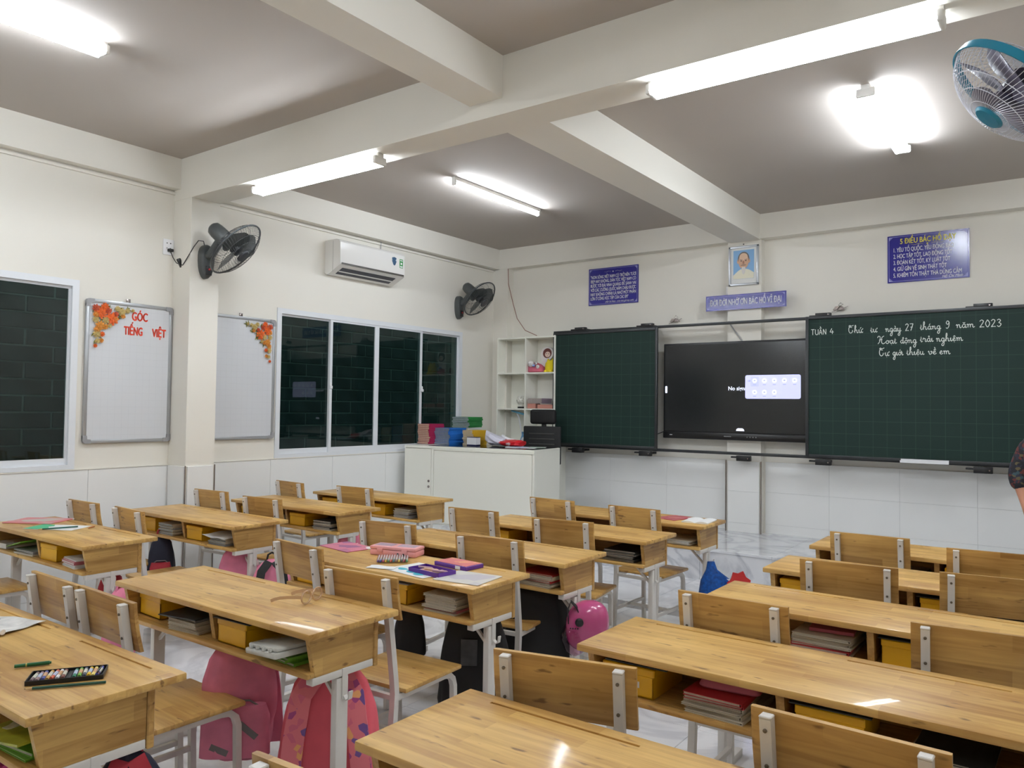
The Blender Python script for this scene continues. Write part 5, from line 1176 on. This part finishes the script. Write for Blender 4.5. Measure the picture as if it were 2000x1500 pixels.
# small scroll ornaments under/over headings
def scroll(par, xc, zc, w_, m):
    b = B()
    for s in (-1, 1):
        b.tube([(xc + s * w_ * .12, -.0015, zc), (xc + s * w_ * .25, -.0015, zc + .006), (xc + s * w_ * .38, -.0015, zc - .003), (xc + s * w_ * .5, -.0015, zc + .005)], [.0022, .003, .003, .001], 6, flat=.3)
    st = [((.010 if k % 2 == 0 else .004) * math.sin(2 * math.pi * k / 10), (.010 if k % 2 == 0 else .004) * math.cos(2 * math.pi * k / 10)) for k in range(10)]
    b.prism([(xc + p[0], zc + p[1]) for p in st], -.002, -.001, 'y')
    link('ornament', b.done('ornament', m, False), par)
scroll(s1, 0, .155, .22, WHT)
ln = [('5 ĐIỀU BÁC HỒ DẠY', .0, .148, .42, .045, YEL, .03, 0)]
for i, s in enumerate(['1. YÊU TỔ QUỐC, YÊU ĐỒNG BÀO', '2. HỌC TẬP TỐT, LAO ĐỘNG TỐT', '3. ĐOÀN KẾT TỐT, KỶ LUẬT TỐT', '4. GIỮ GÌN VỆ SINH THẬT TỐT', '5. KHIÊM TỐN THẬT THÀ DŨNG CẢM']):
    wd = (.455, .445, .430, .405, .515)[i]
    ln.append((s, -.262 + wd / 2, .076 - i * .055, wd, .036, WHT, .018, 0))
ln.append(('Hồ Chí Minh', .185, -.181, .15, .022, WHT, .01, .25))
s2 = sign('wall_sign', 'blue sign with yellow heading and five numbered white lines', -1.316, -.697, 2.541, 2.950, YF - .009, ln, .03)
scroll(s2, 0, .113, .26, YEL)
s3 = sign('banner_sign', 'narrow blue banner with one line of white capitals under portrait', -2.925, -2.150, 2.384, 2.531, YF - .125, [('ĐỜI ĐỜI NHỚ ƠN BÁC HỒ VĨ ĐẠI', 0, -.002, .69, .058, WHT, .022, 0)], .02, .014)
link('mounting_block', B().box((0, .016, 0), (.28, .016, .08)).done('mounting_block', FIX), s3)
# portrait
t = thing('framed_portrait', 'silver framed portrait print of an elderly man with white beard', 'picture', (-2.555, YF - .112, 2.803))
pw, ph = .145, .19; b = B(); k = .020
for s in (-1, 1): b.box((s * (pw - k / 2), 0, 0), (k, .022, 2 * ph), bev=.004).box((0, 0, s * (ph - k / 2)), (2 * pw, .022, k), bev=.004)
link('frame', b.done('frame', mat('silver_frame', (196, 200, 206), .3, .5)), t)
link('mat_board', B().box((0, .004, 0), (2 * pw - .02, .006, 2 * ph - .02)).done('mat_board', mat('card_white', (220, 220, 216), .5), False), t)
pr = link('print', B().box((0, -.0005, .012), (.20, .003, .275)).done('print', mat('sky_blue_print', (128, 172, 214), .4), False), t)
def blob(name, pts, z, m, par=pr):
    P = [(p[0], p[1] + .012) for p in pts]; link(name, B().prism(P, z - .0006, z, 'y').done(name, m, False), par)
def ell(cx_, cz_, rx, rz_, n=22, a0=0, a1=360): return [(cx_ + rx * math.cos(math.radians(a0 + (a1 - a0) * i / n)), cz_ + rz_ * math.sin(math.radians(a0 + (a1 - a0) * i / n))) for i in range(n)]
FACE = mat('print_skin', (206, 164, 136), .5); HRG = mat('print_hair', (106, 100, 98), .5); WBD = mat('print_beard', (214, 210, 206), .5); CRM = mat('print_cream', (226, 222, 200), .5); SHD = mat('print_shadow', (160, 112, 90), .5)
blob('coat', [(-.10, -.137), (.10, -.137), (.10, -.085), (.055, -.055), (.03, -.045), (-.03, -.045), (-.06, -.065), (-.10, -.10)], -.0025, CRM)
blob('ears', ell(-.054, .03, .010, .020), -.0028, FACE); blob('ears', ell(.054, .03, .010, .020), -.0028, FACE)
blob('hair', ell(0, .055, .056, .066), -.0032, HRG)
blob('face', ell(0, .028, .050, .072), -.0040, FACE)
blob('forehead', ell(0, .072, .040, .036), -.0046, mat('print_light_skin', (222, 188, 160), .5))
for s in (-1, 1):
    blob('eyebrow', [(s * .010, .045), (s * .034, .050), (s * .034, .046), (s * .010, .041)], -.0054, HRG)
    blob('eye', ell(s * .022, .034, .009, .004, 12), -.0054, mat('print_dark', (50, 40, 36), .5))
blob('nose', [(-.004, .035), (.004, .035), (.010, .008), (0, .003), (-.010, .008)], -.0054, SHD)
blob('moustache', [(-.028, -.008), (0, .000), (.028, -.008), (.022, -.012), (0, -.006), (-.022, -.012)], -.0054, HRG)
blob('mouth', ell(0, -.013, .012, .003, 12), -.0054, SHD)
blob('beard', [(-.016, -.024), (.016, -.024), (.020, -.05), (.012, -.085), (.0, -.098), (-.012, -.085), (-.018, -.05)], -.0054, WBD)
link('hanging_nail', B().lathe([(.006, 0), (.006, .006)], 10, M=Matrix.Translation((0, -.0, .205)) @ Matrix.Rotation(math.pi / 2, 4, 'X')).done('hanging_nail', BLK), t)
solo('junction_switch', 'small white switch on the pilaster edge above the blue banner', 'switch', B().box((0, 0, 0), (.02, .03, .08), bev=.003).done('switch', WHT), (-2.727, YF - .07, 2.58))

# ------------------------------------------------------------------ shelf unit with toys
SX0, SX1, SY0, SY1 = -5.40, -4.60, 7.10, 7.345; SZ = [POD, .60, 1.005, 1.41, 1.815, 2.215]
t = thing('shelf_unit', 'white open shelf unit in the corner behind the teacher desk', 'shelf', ((SX0 + SX1) / 2, (SY0 + SY1) / 2, POD))
def pbox(name, x0, x1, y0, y1, z0, z1, m=LAC): return link(name, B().box(((x0 + x1) / 2 - (SX0 + SX1) / 2, (y0 + y1) / 2 - (SY0 + SY1) / 2, (z0 + z1) / 2 - POD), (x1 - x0, y1 - y0, z1 - z0), bev=.001, seg=1).done(name, m, False), t)
th = .017
pbox('back_panel', SX0, SX1, SY1 - .006, SY1, POD + .01, SZ[-1])
for x_ in (SX0, (SX0 + SX1) / 2 - th / 2, SX1 - th): pbox('upright', x_, x_ + th, SY0, SY1 - .006, POD, SZ[-1] + .005)
for i, z_ in enumerate(SZ):
    for x0, x1 in ((SX0 + th, (SX0 + SX1) / 2 - th / 2), ((SX0 + SX1) / 2 + th / 2, SX1 - th)):
        pbox('shelf', x0, x1, SY0 + .002, SY1 - .007, z_ - (th if i else 0), z_ + (0 if i else th))
PLP = mat('pink_plush', (206, 104, 124), .9, noise=.15, bump=.3); PLY = mat('yellow_plush', (238, 214, 40), .9, noise=.15, bump=.3); PLW = mat('white_plush', (230, 226, 224), .9); BRN = mat('brown_print', (104, 52, 46), .6)
zs = SZ[4] + .001
t = thing('plush_toy', 'pink plush heap with small round white faces on the upper shelf', 'plush toy', (-4.91, 7.20, zs))
link('body', B().loft([(0, .09, .06, 0, 0), (.01, .115, .075, 0, 0), (.06, .105, .07, -.005, 0), (.095, .07, .05, -.02, 0), (.115, .03, .02, -.03, 0)], 20, p=2.3).done('body', PLP, True, 60), t)
for x_, z_, r_2, m in ((-.035, .095, .036, PLW), (.055, .062, .022, PLW), (.03, .10, .016, PLW)): 
    hd = link('face', B().lathe([(r_2 * math.sin(math.pi * k / 8), -r_2 * math.cos(math.pi * k / 8)) for k in range(9)], 16, M=Matrix.Translation((x_, -.062, z_))).done('face', m), t)
    for s in (-1, 1): link('eye', B().box((x_ + s * r_2 * .35, -.063 - r_2 * .95, z_), (.004, .004, .006)).done('eye', BLK, False), hd)
link('bow', B().lathe([(.018 * math.sin(math.pi * k / 6), -.014 * math.cos(math.pi * k / 6)) for k in range(7)], 12, M=Matrix.Translation((.012, -.078, .075))).done('bow', mat('plush_blue', (140, 160, 210), .8)), t)
t = thing('plush_toy', 'yellow plush animal with dark green patch on the upper shelf', 'plush toy', (-4.715, 7.185, zs))
link('body', B().loft([(0, .04, .04, 0, 0), (.008, .058, .05, 0, 0), (.05, .062, .058, 0, 0), (.10, .056, .052, 0, 0), (.125, .036, .035, 0, 0), (.135, .01, .01, 0, 0)], 20, p=2.2).done('body', PLY, True, 60), t)
for x_ in (-.03, .028): link('ear', B().lathe([(.012, 0), (.015, .012), (.008, .03), (0, .036)], 10, M=Matrix.Translation((x_, 0, .118))).done('ear', PLY), t)
link('face_patch', B().lathe([(.024, -.052), (.020, -.059), (0, -.062)], 12, M=Matrix.Translation((.008, 0, .09)) @ Matrix.Rotation(-math.pi / 2, 4, 'X') @ Matrix.Diagonal((1, 1, -1, 1))).done('face_patch', mat('plush_green', (60, 90, 60), .8)), t)
for x_ in (-.035, .03): link('paw', B().lathe([(.02, 0), (.022, .01), (.012, .024), (0, .026)], 12, M=Matrix.Translation((x_, -.045, 0))).done('paw', PLY), t)
t = thing('shaped_cushion', 'white cut-out cushion printed with a brown haired child, leaning', 'cushion', (-4.83, 7.27, zs + .075), 0, rot=(-.06, .12, 0))
OUT = [(-.06, -.06), (.07, -.06), (.065, .02), (.05, .07), (.075, .10), (.085, .14), (.07, .19), (.03, .215), (-.02, .215), (-.06, .19), (-.075, .14), (-.065, .09), (-.05, .05), (-.06, 0)]
link('body', B().prism([(x_, z_) for x_, z_ in [tuple(v) for v in cr(OUT + [OUT[0]], 4)[:-1]]], -.025, .02, 'y').done('body', PLW, True, 30), t)
link('hair_print', B().prism(ell(.008, .145, .058, .056), -.027, -.0255, 'y').done('hair_print', BRN, False), t)
link('face_print', B().prism(ell(.016, .132, .035, .032), -.0285, -.0272, 'y').done('face_print', mat('print_pale_face', (240, 214, 200), .6), False), t)
for q in ((0, .14), (.03, .14)): link('eye_print', B().prism(ell(q[0], q[1], .004, .007, 10), -.0295, -.0287, 'y').done('eye_print', BLK, False), t)
link('mouth_print', B().prism(ell(.015, .115, .006, .003, 10), -.0295, -.0287, 'y').done('mouth_print', RDS, False), t)
# round pierced lamp
t = thing('globe_lamp', 'round white pierced globe lamp on dark foot, middle shelf', 'lamp', (-5.10, 7.18, SZ[3] + .001))
link('foot', B().lathe([(.045, 0), (.046, .016), (.04, .02)], 24).done('foot', BLK), t)
rb = .058
link('globe', B().lathe([(.038, .021), (.036, .036)] + [(rb * math.sin(a), .09 - rb * math.cos(a)) for a in [math.radians(42 + 138 * k / 12) for k in range(13)]], 26).done('globe', mat('ceramic_white', (226, 224, 214), .35), True, 60), t)
HOL = mat('hole_dark', (140, 136, 124), .8)
for i in range(22):
    th_ = random.uniform(.4, 2.3); p_ = math.radians(-150 + (i * 67) % 125); d = Vector((math.sin(th_) * math.cos(p_), math.sin(th_) * math.sin(p_), math.cos(th_)))
    link('pierced_hole', B().lathe([(.0045, 0), (.0045, .0012)], 7, M=Matrix.Translation(Vector((0, 0, .09)) + d * (rb - .0004)) @ d.to_track_quat('Z', 'Y').to_matrix().to_4x4()).done('pierced_hole', HOL, False), t)
# boxes and files on the middle right compartment
for i, (x_, w_, h_) in enumerate(((-4.915, .11, .055), (-4.735, .20, .045))):
    solo('card_box', ('short' if i == 0 else 'long') + ' salmon card box under the lilac files, middle shelf', 'box', B().box((0, 0, h_ / 2), (w_, .2, h_), bev=.002, seg=1).done('card_box', mat('salmon_card', (204, 140, 124), .6), False), (x_, 7.21, SZ[3] + .001))
def files(x, z, n, w_, cn, label, grp, jit=.006):
    for i in range(n):
        solo('file', label + (', %s from bottom' % ['first', 'second', 'third', 'fourth', 'fifth', 'sixth'][i] if n > 1 else ''), 'file', book_mesh(w_, .2, .009, COV[cn], PG), (x + random.uniform(-jit, jit), 7.21 + random.uniform(-.006, .002), z), (0, 0, random.uniform(-.05, .05)), grp); z += .0096
files(-4.87, SZ[3] + .0575, 6, .19, 'lilac', 'lilac paper file in the taller pile on the middle shelf', 'lilac files on the shelf')
files(-4.715, SZ[3] + .0475 - .0, 1, .16, 'greyc', 'grey thin file beside the lilac pile on the middle shelf', 'grey files on the shelf')
# desk lamp and toy clock in lower left compartment
LB = mat('light_blue_plastic', (110, 176, 206), .35)
t = thing('desk_lamp', 'white desk lamp with light blue head on the lower shelf', 'lamp', (-5.12, 7.20, SZ[2] + .001))
link('base', B().lathe([(.05, 0), (.052, .012), (.04, .02)], 20).done('base', WHT), t)
link('neck', B().tube([(0, 0, .015), (.015, 0, .10), (-.005, 0, .20), (-.03, 0, .30), (-.05, -.01, .345)], .009, 8).done('neck', WHT), t)
link('lamp_head', B().box((-.005, -.02, .352), (.22, .045, .018), rot=(0, .22, 0), bev=.006).done('lamp_head', LB), t)
t = thing('toy_clock', 'small blue and white toy clock on the lower shelf', 'clock', (-5.035, 7.16, SZ[2] + .001))
link('body', B().prism([(tuple(v)) for v in cr([(-.045, 0), (-.05, .05), (-.03, .10), (-.032, .14), (-.018, .115), (.018, .115), (.032, .14), (.03, .10), (.05, .05), (.045, 0)], 3)], -.02, .02, 'y').done('body', mat('toy_blue', (120, 170, 210), .4), True, 30), t)
link('dial', B().lathe([(.032, 0), (.032, .004)], 24, M=Matrix.Translation((0, -.0205, .05)) @ Matrix.Rotation(math.pi / 2, 4, 'X')).done('dial', WHT), t)
link('hand', B().box((.004, -.026, .056), (.003, .001, .022)).box((-.004, -.026, .05), (.018, .001, .003)).done('hand', COV['redc'], False), t)

# ------------------------------------------------------------------ teacher's desk
TA = math.radians(7.6); TC = Vector((-5.46, 5.665, POD))
t = thing('teacher_desk', 'large white lacquered teacher desk with black top', 'desk', TC, TA)
LT, DT_, HT_ = 1.46, .56, 1.033 - POD
def tb(name, x0, x1, y0, y1, z0, z1, m=LAC, par=None, bev=.0015): return link(name, B().box(((x0 + x1) / 2, (y0 + y1) / 2, (z0 + z1) / 2), (x1 - x0, y1 - y0, z1 - z0), bev=bev, seg=1).done(name, m, False), par or t)
tb('carcass', 0.004, LT - .02, .012, DT_ - .004, 0, HT_ - .03)
tb('top_panel', .0, LT, .0, DT_, HT_ - .028, HT_ - .004)
tb('black_top', .28, LT - .015, .012, DT_ - .012, HT_ - .004, HT_, mat('black_glass', (16, 16, 18), .08))
tb('side_panel', LT - .02, LT, .004, DT_, 0, HT_ - .028)
dr = tb('door', .004, .325, -.003, .012, .015, HT_ - .034, bev=.002)
for z_ in (.42, .365): link('lock', B().lathe([(.012, 0), (.012, .006), (.007, .010)], 14, M=Matrix.Translation((.30, -.003, z_)) @ Matrix.Rotation(math.pi / 2, 4, 'X')).done('lock', CHROME), dr)
tb('front_panel', .355, LT - .024, -.0, .013, .015, HT_ - .045, bev=.002)
tb('stile', .329, .352, -.006, .013, 0, HT_ - .03); tb('top_rail', .353, LT, -.006, .012, HT_ - .043, HT_ - .029)
def td(x, y, z=0): v = Vector((x, y, z)); v.rotate(Euler((0, 0, TA))); return TC + v
ZT = 1.0335
def tstack(x, y, n, cn, t0, pg, label, grp, w_=.19, d_=.25, rz=0, z=ZT, jit=.006):
    return stack(x, y, z, [(cn, t0, pg)] * n, label, grp, w_, d_, rz, jit)
tstack(-5.46, 6.055, 11, 'crim', .018, PGB, 'workbook in leftmost pile on teacher desk', 'crimson workbooks', .17, .22, -.06)
tstack(-5.262, 6.135, 10, 'bluec', .016, PGG, 'workbook in pile on teacher desk', 'blue workbooks', .21, .25, -.04)
zt = tstack(-5.29, 6.43, 9, 'whitec', .018, PGW, 'workbook beneath the green ones on teacher desk', 'white workbooks', .22, .22, .0)
tstack(-5.28, 6.43, 6, 'greenc', .018, PGG, 'workbook on rear pile of teacher desk', 'green workbooks', .22, .25, .06, zt)
tstack(-4.99, 6.20, 8, 'yellowc', .018, PG, 'workbook in pile on teacher desk', 'yellow workbooks', .14, .22, .0)
solo('card_box', 'white box with a blue base line before yellow workbooks', 'box', B().box((0, 0, .045), (.115, .07, .07), mi=0).box((0, 0, .0055), (.116, .071, .011), mi=1).box((0, 0, .083), (.116, .071, .006), mi=1).done('box', [WHT, mat('navy_band', (24, 28, 70), .4)], False), (-4.865, 6.03, ZT), (0, 0, .03))
# crumpled bag, red and white
t = thing('plastic_bag', 'crumpled white and red printed bag lying on the teacher desk', 'bag', (-4.60, 6.17, ZT), .05)
rr = random.Random(4)
def crumple(secs, m, nm, seed):
    b = B(); rr = random.Random(seed); R = []
    for z_, hw, hh, cz in secs:
        ring = []
        for k in range(14):
            a = 2 * math.pi * k / 14; f = 1 + rr.uniform(-.14, .14)
            ring.append(Vector((z_, hw * f * math.cos(a), max(.001, cz + hh * f * math.sin(a)))))
        R.append(ring)
    return b.rings(R).done(nm, m, False)
BAGW = mat('bag_white', (216, 214, 228), .3)
link('white_part', crumple([(-.20, .02, .012, .14), (-.185, .06, .055, .085), (-.12, .09, .06, .065), (-.04, .10, .045, .05), (.04, .10, .035, .038), (.06, .02, .01, .02)], BAGW, 'white_part', 2), t)
rp_ = link('red_part', crumple([(.0, .09, .025, .04), (.05, .11, .03, .035), (.12, .11, .032, .036), (.20, .105, .032, .036), (.225, .07, .02, .03)], mat('bag_red', (200, 30, 40), .35), 'red_part', 6), t)
link('fold', crumple([(-.01, .02, .01, .105), (.03, .03, .012, .085), (.08, .03, .01, .068), (.13, .02, .005, .07)], WHT, 'fold', 8), t)
link('lettering', fit_text('oẹp', .05, .028, WHT, .01), rp_, (.14, -.124, .036), (math.pi / 2 - .1, 0, 0))
flat('paper_sheet', 'white paper sheets fanned at the right end of teacher desk', 'paper', .30, .21, .003, PAP, td(1.20, .28, .0) + Vector((0, 0, ZT - POD)), .3)
flat('paper_sheet', 'lilac tinted sheet on the white papers of the teacher desk', 'paper', .21, .15, .002, mat('lilac_paper', (196, 196, 226), .6), td(1.15, .27, .0) + Vector((0, 0, ZT - POD + .0035)), -.2)
flat('paper_sheet', 'greenish printed leaflet at the right edge of teacher desk', 'paper', .16, .15, .002, printed('green_print', (150, 176, 160), (214, 220, 214), 20), td(1.33, .33, .0) + Vector((0, 0, ZT - POD + .0035)), .5)
# office chair
t = thing('office_chair', 'black mesh office chair with headrest behind the teacher desk', 'chair', (-4.55, 6.62, POD), math.radians(8))
link('seat', B().box((0, -.02, .46), (.46, .42, .07), bev=.025).done('seat', BLKF), t)
b = B(); b.box((0, .215, .76), (.44, .03, .40), bev=.014, seg=3)
link('backrest', b.done('backrest', mat('chair_mesh', (26, 26, 28), .6, alpha=.92)), t)
for i in range(5): link('slat', B().box((0, .198, .66 + i * .055), (.30, .008, .012), bev=.003).done('slat', mat('mesh_grey', (64, 62, 60), .6)), t)
link('headrest', B().box((.01, .215, 1.06), (.30, .06, .155), bev=.028, seg=4).done('headrest', BLKF), t)
link('headrest_post', B().box((.01, .235, .96), (.05, .02, .10), bev=.004).done('headrest_post', BLK), t)
link('back_support', B().tube([(0, .0, .42), (0, .20, .44), (0, .255, .60), (0, .245, .95)], .02, 8).done('back_support', BLK), t)
link('gas_column', B().lathe([(.03, .10), (.03, .28), (.02, .28), (.02, .42)], 16).done('gas_column', BLK), t)
for i in range(5):
    a = 2 * math.pi * i / 5
    bl = link('base_leg', B().bar((0, 0, .10), (.27 * math.cos(a), .27 * math.sin(a), .07), .04, .03, up=(0, 0, 1)).done('base_leg', BLK), t)
    link('castor', B().lathe([(.024, -.02), (.027, -.01), (.027, .01), (.024, .02)], 14, M=Matrix.Translation((.26 * math.cos(a), .26 * math.sin(a), .0275)) @ Matrix.Rotation(a, 4, 'Z') @ Matrix.Rotation(math.pi / 2, 4, 'X')).done('castor', BLK), bl)
for s in (-1, 1): link('armrest', B().path([(s * .22, .05, .45), (s * .26, .05, .50), (s * .26, .05, .64), (s * .26, -.14, .66)], .03, .02).done('armrest', BLK), t)

# ------------------------------------------------------------------ person at the right edge
def skin_mesh(name, nodes, edges, root, m, sub=2):
    me = bpy.data.meshes.new(name); me.from_pydata([n[0] for n in nodes], edges, [])
    ob = bpy.data.objects.new(name, me); C.objects.link(ob)
    sk = ob.modifiers.new('s', 'SKIN'); sk.use_smooth_shade = True
    for i, n in enumerate(nodes):
        d = me.skin_vertices[0].data[i]; r = n[1]; d.radius = r if isinstance(r, tuple) else (r, r); d.use_root = (i == root)
    ss = ob.modifiers.new('u', 'SUBSURF'); ss.levels = sub; ss.render_levels = sub
    dg = bpy.context.evaluated_depsgraph_get(); dg.update()
    out = bpy.data.meshes.new_from_object(ob.evaluated_get(dg)); bpy.data.objects.remove(ob)
    out.materials.clear(); out.materials.append(m)
    out.shade_smooth(); return out
PX, PY = -.075, 5.98
t = thing('person', 'person in dark patterned blouse at the right edge, arm hanging down', 'person', (PX, PY, 0), math.radians(12))
nodes = [((0, 0, .86), (.13, .10)), ((0, 0, 1.02), (.11, .085)), ((0, .0, 1.20), (.135, .095)), ((0, .0, 1.29), (.09, .07)), ((0, 0, 1.35), (.045, .045)), ((0, -.01, 1.43), (.066, .075)), ((0, -.01, 1.50), (.070, .085)), ((0, 0, 1.545), (.045, .055)),
  ((-.15, 0, 1.265), (.052, .052)), ((-.235, .02, 1.02), (.040, .040)), ((-.20, -.05, .84), (.027, .027)), ((-.19, -.065, .80), (.022, .028)), ((-.185, -.075, .745), (.015, .035)),
  ((.15, 0, 1.265), (.052, .052)), ((.215, .02, 1.02), (.040, .040)), ((.21, -.05, .84), (.027, .027)), ((.205, -.065, .80), (.022, .028)), ((.20, -.075, .745), (.015, .035)),
  ((-.085, 0, .80), (.085, .085)), ((-.09, -.01, .46), (.052, .052)), ((-.09, .01, .12), (.034, .034)), ((-.09, -.02, .04), (.034, .034)), ((-.095, -.13, .03), (.034, .022)),
  ((.085, 0, .80), (.085, .085)), ((.09, -.01, .46), (.052, .052)), ((.09, .01, .12), (.034, .034)), ((.09, -.02, .04), (.034, .034)), ((.095, -.13, .03), (.034, .022))]
edges = [(0, 1), (1, 2), (2, 3), (3, 4), (4, 5), (5, 6), (6, 7), (3, 8), (8, 9), (9, 10), (10, 11), (11, 12), (3, 13), (13, 14), (14, 15), (15, 16), (16, 17), (0, 18), (18, 19), (19, 20), (20, 21), (21, 22), (0, 23), (23, 24), (24, 25), (25, 26), (26, 27)]
fing = []
for s, wr in ((-1, 12), (1, 17)):
    base = Vector(nodes[wr][0])
    for k in range(4):
        L_ = (.062, .070, .066, .052)[k]; off = (-.027 + .018 * k)
        p0 = base + Vector((0.004 * s, off, -.012)); p1 = p0 + Vector((0, -.004, -L_ * .55)); p2 = p1 + Vector((-s * .010, -.004, -L_ * .45))
        i0 = len(nodes); nodes += [(tuple(p0), (.0085, .0085)), (tuple(p1), (.008, .008)), (tuple(p2), (.0065, .0065))]; edges += [(wr, i0), (i0, i0 + 1), (i0 + 1, i0 + 2)]
    th0 = Vector(nodes[wr - 1][0]); i0 = len(nodes)
    nodes += [(tuple(th0 + Vector((0, -.030, -.028))), (.010, .010)), (tuple(th0 + Vector((0, -.044, -.062))), (.0085, .0085))]; edges += [(wr - 1, i0), (i0, i0 + 1)]
link('body', skin_mesh('body', nodes, edges, 0, SKIN), t)
FAB = speckle('dark_pattern_fabric', [(0, (24, 24, 32)), (.5, (36, 38, 54)), (.74, (92, 38, 34)), (.85, (88, 78, 50)), (.93, (46, 70, 78))], 55, .8)
bl = skin_mesh('blouse', [((0, 0, .80), (.165, .13)), ((0, 0, 1.02), (.135, .11)), ((0, 0, 1.20), (.155, .118)), ((0, 0, 1.295), (.10, .085)), ((-.155, 0, 1.262), (.068, .068)), ((-.24, .02, 1.02), (.062, .062)), ((-.222, -.025, .925), (.050, .050)),
   ((.155, 0, 1.262), (.068, .068)), ((.22, .02, 1.02), (.062, .062)), ((.214, -.025, .925), (.050, .050))], [(0, 1), (1, 2), (2, 3), (3, 4), (4, 5), (5, 6), (3, 7), (7, 8), (8, 9)], 0, FAB)
link('blouse', bl, t)
link('trousers', skin_mesh('trousers', [((0, 0, .90), (.155, .125)), ((-.09, 0, .78), (.105, .10)), ((-.092, -.01, .46), (.08, .08)), ((-.092, .01, .09), (.075, .075)), ((.09, 0, .78), (.105, .10)), ((.092, -.01, .46), (.08, .08)), ((.092, .01, .09), (.075, .075))], [(0, 1), (1, 2), (2, 3), (0, 4), (4, 5), (5, 6)], 0, BLKF), t)
link('hair', B().loft([(1.30, .05, .02, 0, .085), (1.36, .075, .035, 0, .07), (1.43, .085, .055, 0, .045), (1.50, .088, .078, 0, .022), (1.555, .078, .085, 0, .0), (1.59, .05, .055, 0, 0), (1.603, .012, .012, 0, 0)], 20, p=2.1).done('hair', HAIR, True, 60), t)
fc = link('nose', B().loft([(1.435, .013, .012, 0, -.095), (1.445, .012, .016, 0, -.094), (1.475, .007, .008, 0, -.09)], 10, p=2).done('nose', SKIN, True, 60), t)
link('mouth', B().box((0, -.089, 1.412), (.045, .008, .010), bev=.003).done('mouth', mat('lips', (168, 84, 80), .4)), t)
for s in (-1, 1):
    link('eye', B().lathe([(.011 * math.sin(math.pi * k / 6), -.007 * math.cos(math.pi * k / 6)) for k in range(7)], 12, M=Matrix.Translation((s * .028, -.088, 1.482))).done('eye', WHT), t)
    link('pupil', B().lathe([(.005, 0), (.005, .002)], 10, M=Matrix.Translation((s * .028, -.097, 1.482)) @ Matrix.Rotation(math.pi / 2, 4, 'X')).done('pupil', BLK), t)
    link('ear', B().loft([(1.44, .008, .012, s * .074, -.005), (1.47, .010, .018, s * .076, -.005), (1.495, .008, .015, s * .074, -.005)], 10, p=2).done('ear', SKIN, True, 60), t)
